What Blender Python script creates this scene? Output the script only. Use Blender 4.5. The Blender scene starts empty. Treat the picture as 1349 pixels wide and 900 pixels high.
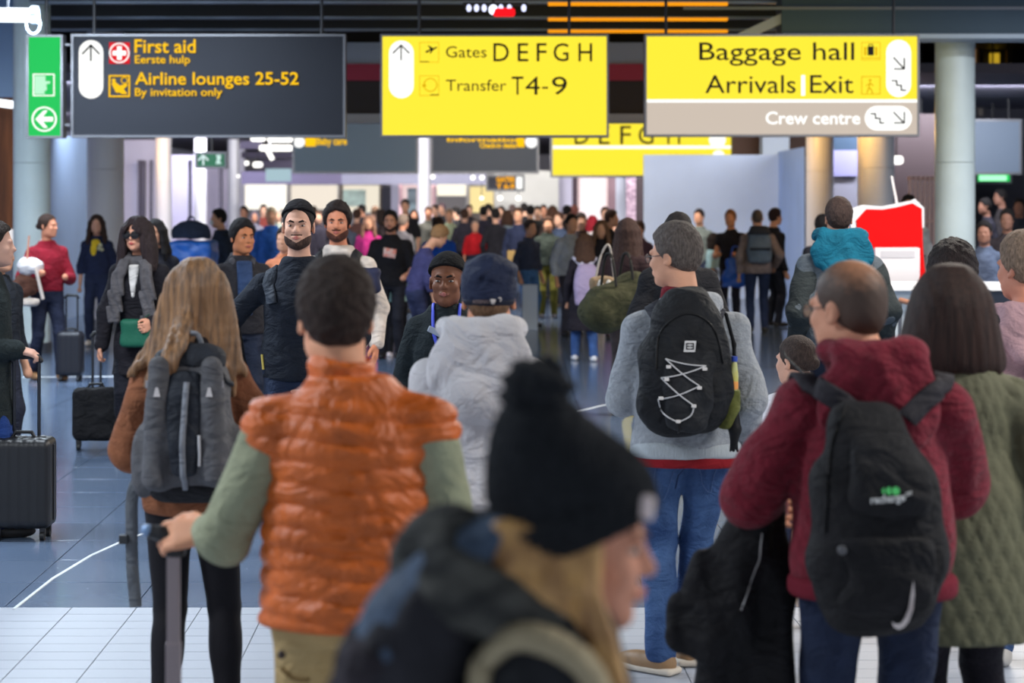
import bpy, bmesh, math, random
import numpy as np
from mathutils import Vector, Matrix

# ------------------------------------------------------------------ camera, world, light, exposure
SC = bpy.context.scene
COL = SC.collection
F, CX, HY, CH = 2600.0, 674.5, 265.0, 1.88       # focal length in px, centre column, horizon row, eye height
cam_d = bpy.data.cameras.new('camera')
cam = bpy.data.objects.new('camera', cam_d); COL.objects.link(cam)
cam_d.sensor_width = 36.0
cam_d.lens = F / 1349.0 * 36.0
cam_d.shift_y = -(450.0 - HY) / 1349.0
cam_d.clip_end = 300
cam_d.dof.use_dof = True
cam_d.dof.focus_distance = 9.8
cam_d.dof.aperture_fstop = 2.8
cam.location = (0, 0, CH); cam.rotation_euler = (math.radians(90), 0, 0)
SC.camera = cam
SC.view_settings.view_transform = 'Standard'; SC.view_settings.look = 'None'
SC.view_settings.exposure = 0.12; SC.view_settings.gamma = 1.0; SC.view_settings.use_curve_mapping = False
w = bpy.data.worlds.new('world'); SC.world = w; w.use_nodes = True
w.node_tree.nodes['Background'].inputs[0].default_value = (0.80, 0.88, 1.0, 1)
w.node_tree.nodes['Background'].inputs[1].default_value = 0.68

def area(name, loc, rot, sx, sy, power, color=(1, 1, 1)):
    d = bpy.data.lights.new(name, 'AREA'); d.shape = 'RECTANGLE'; d.size = sx; d.size_y = sy
    d.energy = power; d.color = color
    o = bpy.data.objects.new(name, d); COL.objects.link(o); o.location = loc; o.rotation_euler = rot
    return o
# unseen area lights, added in rows under the ceiling to light the hall
for (x, y, p, c) in [(-4.5, 5, 260, (.86, .93, 1)), (4.5, 5, 260, (1, .96, .9)), (-4, 11, 340, (.8, .9, 1)), (3.5, 11, 300, (1, .94, .86)),
                     (-5.5, 17.5, 330, (.75, .87, 1)), (4, 17, 340, (1, .9, .78)), (-4.2, 20.5, 200, (.75, .87, 1)), (7.2, 20.3, 300, (.85, .92, 1))]:
    area('added_hall_light', (x, y, 4.3), (0, 0, 0), 3.0, .5, p, c)
for (x, y, p, c) in [(-8, 31, 420, (.82, .9, 1)), (0, 31, 500, (1, .95, .88)), (7.5, 32, 420, (.85, .9, 1)), (-9, 42, 300, (.9, .9, 1)),
                     (-3, 42, 600, (1, .97, .92)), (4, 42, 500, (1, .97, .95)), (-8, 54, 300, (.92, .92, 1)), (-2, 52, 700, (1, .96, .9)), (5, 55, 500, (1, .96, .9))]:
    area('added_hall_light', (x, y, 3.66), (math.radians(66 if abs(x) > 7 and y < 35 else 50), 0, 0), 4.0, .5, p * .85, c)  # added lights, tilted to brighten the far walls and crowd

# ------------------------------------------------------------------ helpers
def WX(px, Y): return (px - CX) / F * Y
def WZ(py, Y): return CH - (py - HY) / F * Y
def lin(c): return tuple(((v / 255) / 12.92 if v / 255 <= .04045 else ((v / 255 + .055) / 1.055) ** 2.4) for v in c)
MC = {}
def mat(rgb, rough=.8, bump=0.0, bscale=60, var=.0, vscale=6, metal=0, emit=0, key=None, alpha=1, sheen=0, trans=0, stretch=None, rgb2=None, wr=None):
    if wr is None: wr = .38 if (bump >= .3 and rough >= .7 and not stretch and not metal) else 0
    k = key or (tuple(rgb), rough, bump, bscale, var, vscale, metal, emit, alpha, sheen, trans, stretch, rgb2, wr)
    if k in MC: return MC[k]
    m = bpy.data.materials.new('material'); m.use_nodes = True
    nt = m.node_tree; b = nt.nodes['Principled BSDF']
    c = lin(rgb); b.inputs['Base Color'].default_value = (*c, 1)
    b.inputs['Roughness'].default_value = rough; b.inputs['Specular IOR Level'].default_value = .5 if rough < .55 else .25; b.inputs['Metallic'].default_value = metal
    if trans: b.inputs['Transmission Weight'].default_value = trans
    if alpha < 1: b.inputs['Alpha'].default_value = alpha
    if sheen: b.inputs['Sheen Weight'].default_value = sheen; b.inputs['Sheen Roughness'].default_value = .6
    if emit:
        b.inputs['Emission Color'].default_value = (*c, 1); b.inputs['Emission Strength'].default_value = emit
        b.inputs['Base Color'].default_value = (.0, .0, .0, 1); b.inputs['Specular IOR Level'].default_value = .1
    tc = nt.nodes.new('ShaderNodeTexCoord'); out = tc.outputs['Object']
    if stretch:
        mp = nt.nodes.new('ShaderNodeMapping'); mp.inputs['Scale'].default_value = stretch
        nt.links.new(out, mp.inputs[0]); out = mp.outputs[0]
    if var or rgb2:
        n = nt.nodes.new('ShaderNodeTexNoise'); n.inputs['Scale'].default_value = vscale; n.inputs['Detail'].default_value = 5
        nt.links.new(out, n.inputs['Vector'])
        r = nt.nodes.new('ShaderNodeValToRGB'); r.color_ramp.elements[0].position = .32; r.color_ramp.elements[1].position = .68
        if rgb2: c1, c2 = c, lin(rgb2)
        else: c1 = tuple(v * (1 - var) for v in c); c2 = tuple(min(1, v * (1 + var)) for v in c)
        r.color_ramp.elements[0].color = (*c1, 1); r.color_ramp.elements[1].color = (*c2, 1)
        nt.links.new(n.outputs['Fac'], r.inputs[0]); nt.links.new(r.outputs[0], b.inputs['Base Color'])
    if bump:
        n = nt.nodes.new('ShaderNodeTexNoise'); n.inputs['Scale'].default_value = bscale; n.inputs['Detail'].default_value = 4
        nt.links.new(out, n.inputs['Vector'])
        bp = nt.nodes.new('ShaderNodeBump'); bp.inputs['Strength'].default_value = bump; bp.inputs['Distance'].default_value = .01
        nt.links.new(n.outputs['Fac'], bp.inputs['Height']); last = bp
        if wr:
            n2 = nt.nodes.new('ShaderNodeTexNoise'); n2.inputs['Scale'].default_value = 6.5; n2.inputs['Detail'].default_value = 2.5; n2.inputs['Distortion'].default_value = 1.6
            mp2 = nt.nodes.new('ShaderNodeMapping'); mp2.inputs['Scale'].default_value = (1, 1, 1.7); mp2.inputs['Rotation'].default_value = (.3, .5, .2)
            nt.links.new(tc.outputs['Object'], mp2.inputs[0]); nt.links.new(mp2.outputs[0], n2.inputs['Vector'])
            b2 = nt.nodes.new('ShaderNodeBump'); b2.inputs['Strength'].default_value = wr; b2.inputs['Distance'].default_value = .09
            nt.links.new(n2.outputs['Fac'], b2.inputs['Height']); nt.links.new(bp.outputs[0], b2.inputs['Normal']); last = b2
        nt.links.new(last.outputs[0], b.inputs['Normal'])
    MC[k] = m; return m
def cloth(rgb, var=.16, rough=.9, bump=.5, bs=110): return mat(rgb, rough, bump, bs, var, 12)
def skinm(rgb): return mat(rgb, .55, .1, 150, .07, 14)
def hairm(rgb, rgb2=None): return mat(rgb, .72, 1.0, 210, .42 if not rgb2 else 0, 150, stretch=(1, 1, .22), rgb2=rgb2)
def glow(rgb, e=1.0): return mat(rgb, 1, emit=e)

def link(o, parent=None):
    COL.objects.link(o)
    if parent is not None: o.parent = parent
    return o
def tag(o, label=None, cat=None, group=None, kind=None):
    if label: o['label'] = label
    if cat: o['category'] = cat
    if group: o['group'] = group
    if kind: o['kind'] = kind
    return o
def empty(name, loc=(0, 0, 0), rz=0, label=None, cat=None, group=None):
    o = bpy.data.objects.new(name, None); o.location = loc; o.rotation_euler = (0, 0, rz); o.empty_display_size = .1
    link(o); return tag(o, label, cat, group)
def struct(o): o['kind'] = 'structure'; return o
def npmesh(name, v, f, m, parent=None, smooth=True):
    me = bpy.data.meshes.new(name)
    v = np.asarray(v, np.float32); f = np.asarray(f, np.int32); k = f.shape[1]
    me.vertices.add(len(v)); me.vertices.foreach_set('co', v.ravel())
    me.loops.add(f.size); me.loops.foreach_set('vertex_index', f.ravel())
    me.polygons.add(len(f)); me.polygons.foreach_set('loop_start', np.arange(0, f.size, k, dtype=np.int32))
    if smooth: me.polygons.foreach_set('use_smooth', np.ones(len(f), bool))
    me.update(calc_edges=True); me.materials.append(m)
    return link(bpy.data.objects.new(name, me), parent)
def bmobj(name, bm, m, parent=None, smooth=False):
    me = bpy.data.meshes.new(name); bm.normal_update()
    if smooth:
        for e in bm.edges:
            if len(e.link_faces) == 2 and e.calc_face_angle(0) > .9: e.smooth = False
    bm.to_mesh(me); bm.free()
    if smooth: me.polygons.foreach_set('use_smooth', [True] * len(me.polygons))
    me.materials.append(m)
    return link(bpy.data.objects.new(name, me), parent)
def bbox_bm(bm, lo, hi, bev=0):
    r = bmesh.ops.create_cube(bm, size=1)['verts']
    for v in r:
        v.co = Vector([lo[i] + (v.co[i] + .5) * (hi[i] - lo[i]) for i in range(3)])
    if bev:
        es = list({e for v in r for e in v.link_edges})
        bmesh.ops.bevel(bm, geom=es, offset=bev, segments=2, affect='EDGES', profile=.7)
def box(name, lo, hi, m, parent=None, bev=0):
    bm = bmesh.new(); bbox_bm(bm, lo, hi, bev); return bmobj(name, bm, m, parent)
def cyl_bm(bm, a, b, r, r2=None, n=12):
    a, b = Vector(a), Vector(b); d = b - a
    g = bmesh.ops.create_cone(bm, cap_ends=True, segments=n, radius1=r, radius2=r if r2 is None else r2, depth=d.length)
    M = Matrix.Translation((a + b) / 2) @ d.to_track_quat('Z', 'Y').to_matrix().to_4x4()
    bmesh.ops.transform(bm, matrix=M, verts=g['verts'])
def cyl(name, a, b, r, m, parent=None, r2=None, n=12):
    bm = bmesh.new(); cyl_bm(bm, a, b, r, r2, n)
    o = bmobj(name, bm, m, parent, True)
    o.data.polygons.foreach_set('use_smooth', [len(p.vertices) == 4 for p in o.data.polygons]); return o
def prism(name, pts, y0, y1, m, parent=None):
    bm = bmesh.new(); a = [bm.verts.new((x, y0, z)) for x, z in pts]; b = [bm.verts.new((x, y1, z)) for x, z in pts]
    bm.faces.new(a); bm.faces.new(b[::-1]); n = len(pts)
    for i in range(n): bm.faces.new((a[i], b[i], b[(i + 1) % n], a[(i + 1) % n]))
    bmesh.ops.recalc_face_normals(bm, faces=bm.faces); return bmobj(name, bm, m, parent)
def tube(name, pts, r, m, parent=None, n=8, flat=None, closed=False):
    """swept tube; flat=(width,thick) makes a ribbon; flat normals from list nrm"""
    P = [Vector(p) for p in pts]; N = len(P); V = []; Fs = []
    for i, p in enumerate(P):
        t = (P[min(i + 1, N - 1)] - P[max(i - 1, 0)]).normalized()
        up = Vector((0, 0, 1)) if abs(t.z) < .9 else Vector((0, 1, 0))
        s = t.cross(up).normalized(); u = s.cross(t)
        for k in range(n):
            a = 2 * math.pi * k / n; V.append(p + s * math.cos(a) * r + u * math.sin(a) * r)
    for i in range(N - 1):
        for k in range(n):
            k2 = (k + 1) % n; Fs.append((i * n + k, (i + 1) * n + k, (i + 1) * n + k2, i * n + k2))
    o = npmesh(name, [tuple(v) for v in V], Fs, m, parent); return o
def ribbon(name, pts, nrm, wd, th, m, parent=None):
    P = [Vector(p) for p in pts]; N = len(P); V = []; Fs = []
    for i, p in enumerate(P):
        t = (P[min(i + 1, N - 1)] - P[max(i - 1, 0)]).normalized(); n = Vector(nrm[i]).normalized(); s = t.cross(n).normalized(); n = s.cross(t)
        for a, b in ((-.5, 0), (-.42, 1), (.42, 1), (.5, 0), (.42, -.3), (-.42, -.3)): V.append(p + s * a * wd + n * b * th)
    for i in range(N - 1):
        for k in range(6):
            k2 = (k + 1) % 6; Fs.append((i * 6 + k, i * 6 + k2, (i + 1) * 6 + k2, (i + 1) * 6 + k))
    return npmesh(name, [tuple(v) for v in V], Fs, m, parent)
def text(name, s, x0, x1, z0, z1, y, m, parent=None, off=0.0, th=.004):
    """lettering facing -Y, stretched to fill the rectangle"""
    c = bpy.data.curves.new('t', 'FONT'); c.body = s; c.extrude = .01; c.offset = off; c.resolution_u = 3
    o = bpy.data.objects.new('t', c); COL.objects.link(o); me = bpy.data.meshes.new_from_object(o)
    bpy.data.objects.remove(o); bpy.data.curves.remove(c)
    v = np.zeros(len(me.vertices) * 3, np.float32); me.vertices.foreach_get('co', v); v = v.reshape(-1, 3)
    a, b = v.min(0), v.max(0); q = np.empty_like(v)
    q[:, 0] = x0 + (v[:, 0] - a[0]) / (b[0] - a[0]) * (x1 - x0)
    q[:, 2] = z0 + (v[:, 1] - a[1]) / (b[1] - a[1]) * (z1 - z0)
    q[:, 1] = y - (v[:, 2] - a[2]) / (b[2] - a[2]) * th
    me.vertices.foreach_set('co', q.ravel()); me.update(); me.materials.clear(); me.materials.append(m); me.name = name
    return link(bpy.data.objects.new(name, me), parent)

# ------------------------------------------------------------------ signed distance modelling
def smin(a, b, k):
    if k <= 0: return np.minimum(a, b)
    h = np.clip(.5 + .5 * (b - a) / k, 0, 1); return b + (a - b) * h - k * h * (1 - h)
class Fr:
    """a frame: origin and rotation (columns are the local axes)"""
    def __init__(s, o=(0, 0, 0), R=None): s.o = np.array(o, float); s.R = np.eye(3) if R is None else np.array(R, float)
    def pt(s, v): return s.o + s.R @ np.array(v, float)
    def loc(s, X, Y, Z):
        x, y, z = X - s.o[0], Y - s.o[1], Z - s.o[2]; R = s.R
        return (x * R[0, 0] + y * R[1, 0] + z * R[2, 0], x * R[0, 1] + y * R[1, 1] + z * R[2, 1], x * R[0, 2] + y * R[1, 2] + z * R[2, 2])
def rot(yaw=0, pitch=0, roll=0):
    return np.array(Matrix.Rotation(yaw, 3, 'Z') @ Matrix.Rotation(pitch, 3, 'X') @ Matrix.Rotation(roll, 3, 'Y'))
ID = Fr()
def cone(a, b, ra, rb=None, fr=ID):
    a, b = fr.pt(a), fr.pt(b); rb = ra if rb is None else rb; R = max(ra, rb); d = b - a; L = float(d @ d) + 1e-9
    def f(X, Y, Z):
        x, y, z = X - a[0], Y - a[1], Z - a[2]; t = np.clip((x * d[0] + y * d[1] + z * d[2]) / L, 0, 1)
        return np.sqrt((x - t * d[0]) ** 2 + (y - t * d[1]) ** 2 + (z - t * d[2]) ** 2) - (ra + t * (rb - ra))
    return (np.minimum(a, b) - R, np.maximum(a, b) + R, f)
def ell(c, r, fr=ID, R=None):
    Rm = fr.R if R is None else fr.R @ R; g = Fr(fr.pt(c), Rm); m = max(r); mn = min(r)
    def f(X, Y, Z):
        x, y, z = g.loc(X, Y, Z); q = np.sqrt((x / r[0]) ** 2 + (y / r[1]) ** 2 + (z / r[2]) ** 2)
        q2 = np.sqrt((x / r[0] ** 2) ** 2 + (y / r[1] ** 2) ** 2 + (z / r[2] ** 2) ** 2) + 1e-6
        return q * (q - 1) / q2
    e = np.sqrt((Rm ** 2) @ (np.array(r) ** 2)); return (g.o - e, g.o + e, f)
def rbox(c, half, r, fr=ID, R=None):
    Rm = fr.R if R is None else fr.R @ R; g = Fr(fr.pt(c), Rm); h = np.array(half, float)
    def f(X, Y, Z):
        x, y, z = g.loc(X, Y, Z); qx, qy, qz = np.abs(x) - h[0] + r, np.abs(y) - h[1] + r, np.abs(z) - h[2] + r
        return np.sqrt(np.maximum(qx, 0) ** 2 + np.maximum(qy, 0) ** 2 + np.maximum(qz, 0) ** 2) + np.minimum(np.maximum(qx, np.maximum(qy, qz)), 0) - r
    e = np.abs(Rm) @ h; return (g.o - e, g.o + e, f)
def loft(sl, n=2.0, fr=ID, rnd=0.01):
    """sl rows: z, cx, cy, rx, ry"""
    sl = np.array(sorted(sl), float); z0, z1 = sl[0, 0], sl[-1, 0]
    zz = np.linspace(z0, z1, 60); sm = []
    for i in range(1, 5):
        v = np.interp(zz, sl[:, 0], sl[:, i]); vp = np.pad(v, 4, 'edge'); sm.append(np.convolve(vp, np.ones(9) / 9, 'valid'))
    def f(X, Y, Z):
        x, y, z = (X, Y, Z) if fr is ID else fr.loc(X, Y, Z)
        cx, cy, rx, ry = [np.interp(z, zz, s) for s in sm]
        ax, ay = np.abs(x - cx) / rx, np.abs(y - cy) / ry
        if n == 2: q = np.sqrt(ax * ax + ay * ay); g = np.sqrt((ax / rx) ** 2 + (ay / ry) ** 2) + 1e-6; d = np.where(q > .3, q * (q - 1) / g, -np.minimum(rx, ry) * .7)
        else: q = (ax ** n + ay ** n) ** (1 / n); d = (q - 1) * np.minimum(rx, ry)
        e = np.maximum(z - z1, z0 - z); a, b = d + rnd, e + rnd
        return np.sqrt(np.maximum(a, 0) ** 2 + np.maximum(b, 0) ** 2) + np.minimum(np.maximum(a, b), 0) - rnd
    mx = np.abs(sl[:, 1]).max() + sl[:, 3].max(), np.abs(sl[:, 2]).max() + sl[:, 4].max()
    if fr is ID: return (np.array([-mx[0], -mx[1], z0]), np.array([mx[0], mx[1], z1]), f)
    cs = np.array([fr.pt((sx * mx[0], sy * mx[1], z)) for sx in (-1, 1) for sy in (-1, 1) for z in (z0, z1)])
    return (cs.min(0), cs.max(0), f)
class S:
    def __init__(s): s.ops = []
    def add(s, p, k=0.0): s.ops.append((0, p, k)); return s
    def sub(s, p, k=0.0): s.ops.append((1, p, k)); return s
    def cut(s, fn, k=0.0): s.ops.append((2, fn, k)); return s
    def disp(s, fn): s.ops.append((3, fn, 0)); return s
    def chain(s, pts, rs, k=.01, fr=ID, k0=None):
        for i in range(len(pts) - 1): s.add(cone(pts[i], pts[i + 1], rs[i], rs[i + 1], fr), k if i or k0 is None else k0)
        return s
    def eval(s, P):
        X, Y, Z = P[:, 0], P[:, 1], P[:, 2]; f = np.full(len(P), 1.0)
        for op, p, k in s.ops:
            if op == 0: f = smin(f, p[2](X, Y, Z), k)
            elif op == 1: f = -smin(-f, p[2](X, Y, Z), k)
            elif op == 2: f = -smin(-f, -p(X, Y, Z), k)
            else: f = f + p(X, Y, Z)
        return f
    def grid(s, h):
        A = [p for op, p, k in s.ops if op == 0]
        lo = np.min([p[0] for p in A], 0) - .035 - 3 * h; hi = np.max([p[1] for p in A], 0) + .035 + 3 * h
        n = np.ceil((hi - lo) / h).astype(int) + 1; f = np.full(n, 1.0, np.float32)
        ax = [(lo[i] + h * np.arange(n[i])).astype(np.float32) for i in range(3)]
        for op, p, k in s.ops:
            if op < 2:
                m = max(k, 0) + 2.5 * h + .012
                a = np.clip(np.floor((p[0] - m - lo) / h).astype(int), 0, n); b = np.clip(np.ceil((p[1] + m - lo) / h).astype(int) + 1, 0, n)
                if (b <= a).any(): continue
                sl = tuple(slice(a[i], b[i]) for i in range(3))
                d = p[2](ax[0][sl[0]][:, None, None], ax[1][sl[1]][None, :, None], ax[2][sl[2]][None, None, :])
                f[sl] = smin(f[sl], d, k) if op == 0 else -smin(-f[sl], d, k)
            elif op == 2: f = (-smin(-f, -p(ax[0][:, None, None], ax[1][None, :, None], ax[2][None, None, :]), k)).astype(np.float32)
            else:
                i = np.nonzero(np.abs(f) < .05); f[i] += p(ax[0][i[0]], ax[1][i[1]], ax[2][i[2]]).astype(np.float32)
        return f, lo
    def mesh(s, name, h, m, parent=None):
        f, lo = s.grid(h)
        f[0], f[-1], f[:, 0], f[:, -1], f[:, :, 0], f[:, :, -1] = 1, 1, 1, 1, 1, 1
        sg = f < 0; c = np.zeros(np.array(f.shape) - 1, np.int8)
        sh = [(i, j, k) for i in (0, 1) for j in (0, 1) for k in (0, 1)]
        def cs(i, j, k, a): return a[i:a.shape[0] - 1 + i, j:a.shape[1] - 1 + j, k:a.shape[2] - 1 + k]
        for q in sh: c += cs(*q, sg)
        act = (c > 0) & (c < 8); ids = np.argwhere(act); n = len(ids)
        if n == 0: return None
        idx = np.full(act.shape, -1, np.int32); idx[act] = np.arange(n)
        acc = np.zeros((n, 3)); cnt = np.zeros(n); V = {q: f[ids[:, 0] + q[0], ids[:, 1] + q[1], ids[:, 2] + q[2]] for q in sh}
        for q in sh:
            for a in range(3):
                if q[a]: continue
                r = list(q); r[a] = 1; r = tuple(r); fa, fb = V[q], V[r]; mk = (fa < 0) != (fb < 0)
                t = np.where(mk, fa / np.where(mk, fa - fb, 1), 0); e = np.tile(np.array(q, float), (n, 1)); e[:, a] += t
                acc += e * mk[:, None]; cnt += mk
        v = lo + h * (ids + acc / cnt[:, None])
        Q = []
        for a in range(3):
            b, cc = (a + 1) % 3, (a + 2) % 3
            s0 = [slice(None)] * 3; s1 = [slice(None)] * 3; s0[a] = slice(0, -1); s1[a] = slice(1, None)
            x = sg[tuple(s0)] != sg[tuple(s1)]; e = np.argwhere(x); e = e[(e[:, b] > 0) & (e[:, cc] > 0)]
            def I(db, dc):
                g = e.copy(); g[:, b] += db; g[:, cc] += dc; return idx[g[:, 0], g[:, 1], g[:, 2]]
            q = np.stack([I(-1, -1), I(0, -1), I(0, 0), I(-1, 0)], 1); ins = sg[e[:, 0], e[:, 1], e[:, 2]]
            q[~ins] = q[~ins][:, ::-1]; Q.append(q)
        return npmesh(name, v, np.concatenate(Q), m, parent)
class U:
    def __init__(s, *a): s.a = a
    def eval(s, P): return np.min([q.eval(P) for q in s.a], 0)
def onsurf(s, pts, off=.004):
    """move points onto the surface of s; returns points and normals"""
    P = np.array(pts, float); e = 2e-3
    for _ in range(6):
        f = s.eval(P); G = np.stack([s.eval(P + d) - s.eval(P - d) for d in np.eye(3) * e], 1); G /= np.linalg.norm(G, axis=1)[:, None] + 1e-9
        P = P - G * np.clip(f - off, -.08, .08)[:, None] * .9
    return P, G
def folds(amp, sx=9, sz=7, seed=0, zdir=.6):
    def f(X, Y, Z):
        a = np.sin(sx * X * 1.7 + 3.1 * np.sin(sz * Z * .9 + seed) + seed * 1.3 + 4 * Y); b = np.sin(sz * 2.6 * Z + 2.3 * np.sin(sx * X * 1.1 + 2 * Y + seed) + seed)
        c = np.sin(31 * Z + 17 * X * zdir + 5 * np.sin(13 * Y + 9 * X + seed) + seed)
        return amp * (.45 * a + .6 * b + .3 * c * np.maximum(a, 0))
    return f
def onfront(s, pts, off=.004):
    P = np.array(pts, float); y = np.full(len(P), -.6)
    for _ in range(45): P[:, 1] = y; y = y + np.clip(s.eval(P) - off, 0, .05) * .8
    P[:, 1] = y; return P
def smooth_pts(pts, n=6):
    P = [np.array(p, float) for p in pts]; out = []
    for i in range(len(P) - 1):
        p0, p1, p2, p3 = P[max(i - 1, 0)], P[i], P[i + 1], P[min(i + 2, len(P) - 1)]
        for j in range(n):
            t = j / n; out.append(.5 * ((2 * p1) + (-p0 + p2) * t + (2 * p0 - 5 * p1 + 4 * p2 - p3) * t * t + (-p0 + 3 * p1 - 3 * p2 + p3) * t ** 3))
    out.append(P[-1]); return out
# ------------------------------------------------------------------ people
def ik(a, c, l1, l2, pole):
    a, c, pole = (np.array(v, float) for v in (a, c, pole)); d = c - a; L = np.linalg.norm(d); Dm = min(L, .995 * (l1 + l2)); u = d / L
    x = (l1 * l1 - l2 * l2 + Dm * Dm) / (2 * Dm); hgt = math.sqrt(max(l1 * l1 - x * x, 0)); p = pole - u * (pole @ u); p /= np.linalg.norm(p) + 1e-9
    return a + u * x + p * hgt, a + u * Dm
def nz(v): v = np.array(v, float); return v / (np.linalg.norm(v) + 1e-9)
def hand(s, W, d, n, side, sc=1.0, curl=.35, fingers=True):
    """wrist W, finger direction d, back-of-hand normal n, thumb towards side"""
    d = nz(d); n = nz(np.array(n) - d * (np.array(n) @ d)); t = nz(np.array(side) - d * (np.array(side) @ d) - n * (np.array(side) @ n))
    W = np.array(W, float)
    offs = (.031, .0105, -.0105, -.030); lens = (.070, .079, .073, .057)
    for i, o in enumerate(offs):
        s.add(cone(W + t * o * .45, W + (d * .086 + t * o) * sc, .018 * sc, .0125 * sc), .014)
    if fingers:
        for i, (o, L) in enumerate(zip(offs, lens)):
            p = W + (d * .086 + t * o) * sc; a = curl * .55; r = .0105 * sc
            for j, fr in enumerate((.46, .30, .24)):
                dd = d * math.cos(a) - n * math.sin(a); dd = nz(dd + t * o * 1.2); q = p + dd * L * fr * sc
                s.add(cone(p, q, r, r * .9), .004); r *= .9; p = q; a += curl * 1.15
        p = W + (d * .018 + t * .022) * sc; q = p + (d * .032 + t * .026 - n * .012) * sc
        r_ = q + (d * .030 + t * .008 - n * (.008 + .01 * curl)) * sc; e = r_ + (d * .022 - t * .004 - n * .012 * curl) * sc
        s.chain([p, q, r_, e], [.017 * sc, .0135 * sc, .0115 * sc, .0095 * sc], .006, k0=.014)
    else: s.add(ell(W + (d * .11 + t * 0) * sc, (.035 * sc,) * 3), .02)
def head_sdf(s, fr, sc=1.0, fine=True, fem=False, k=.014, ears=True):
    def E(c, r, kk=k, R=None): s.add(ell(np.array(c) * sc, tuple(v * sc for v in r), fr, R), kk)
    def C(a, b, ra, rb, kk=.006): s.add(cone(np.array(a) * sc, np.array(b) * sc, ra * sc, rb * sc, fr), kk)
    j = .9 if fem else 1.0
    E((0, -.01, .038), (.077, .098, .090)); E((0, .034, -.025), (.061 * j, .064, .090), .02); E((0, .05, -.085), (.036 * j, .036, .028), .03)
    for q in (-1, 1):
        E((q * .042 * j, .012, -.062), (.024, .05, .034), .03)
        E((q * .04, .066, -.022), (.022, .022, .022), .02)
    if fine:
        C((-.036, .086, .022), (.036, .086, .022), .0125, .0125, .012)
        for q in (-1, 1): s.sub(ell(np.array((q * .031, .105, .003)) * sc, (.019 * sc, .02 * sc, .012 * sc), fr), .012)
    C((0, .091, .012), (0, .110, -.024), .0085, .0125, .010)
    if fine:
        for q in (-1, 1): C((q * .008, .100, -.027), (q * .013, .096, -.027), .0085, .008, .006)
        E((0, .088, -.058), (.026, .017, .011), .010); C((-.014, .100, -.0545), (.014, .100, -.0545), .004, .004, .006); C((-.012, .099, -.0635), (.012, .099, -.0635), .0045, .0045, .005)
        E((0, .078, -.094), (.02, .018, .015), .015)
    if ears:
        for q in (-1, 1):
            R = rot(q * -.35, .12, 0); E((q * .079, -.010, -.004), (.010, .021, .032), .006, R)
            if fine: s.sub(ell(np.array((q * .090, -.004, -.004)) * sc, (.009 * sc, .011 * sc, .019 * sc), fr, R), .006)
def cutf(fr, sc, fn):
    def g(X, Y, Z):
        x, y, z = fr.loc(X, Y, Z); return fn(x / sc, y / sc, z / sc) * sc
    return g
def hairline(hl=.075, ys=.0, nape=-.075, side=-.03, slope=.35):
    """positive where there is no hair"""
    def f(x, y, z):
        low = (nape + np.maximum(y + .03, 0) * 1.2) - z           # below nape, rising forward
        face = np.minimum(y - ys - np.maximum(z - side, 0) * slope, (hl - z) + np.abs(x) * -.15 + .005 * np.sin(75 * x + 1) + .003 * np.sin(160 * x))
        return np.maximum(low, face)
    return f
def strands(fr, sc, amp, n=26, wob=9):
    def g(X, Y, Z):
        x, y, z = fr.loc(X, Y, Z); th = np.arctan2(x, -(y + .02))
        return amp * (np.sin(n * th + 1.5 * np.sin(wob * z * 2) + 20 * z * .3) * .6 + .5 * np.sin(n * 2.3 * th + wob * z + 2))
    return g
class P: pass
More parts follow.
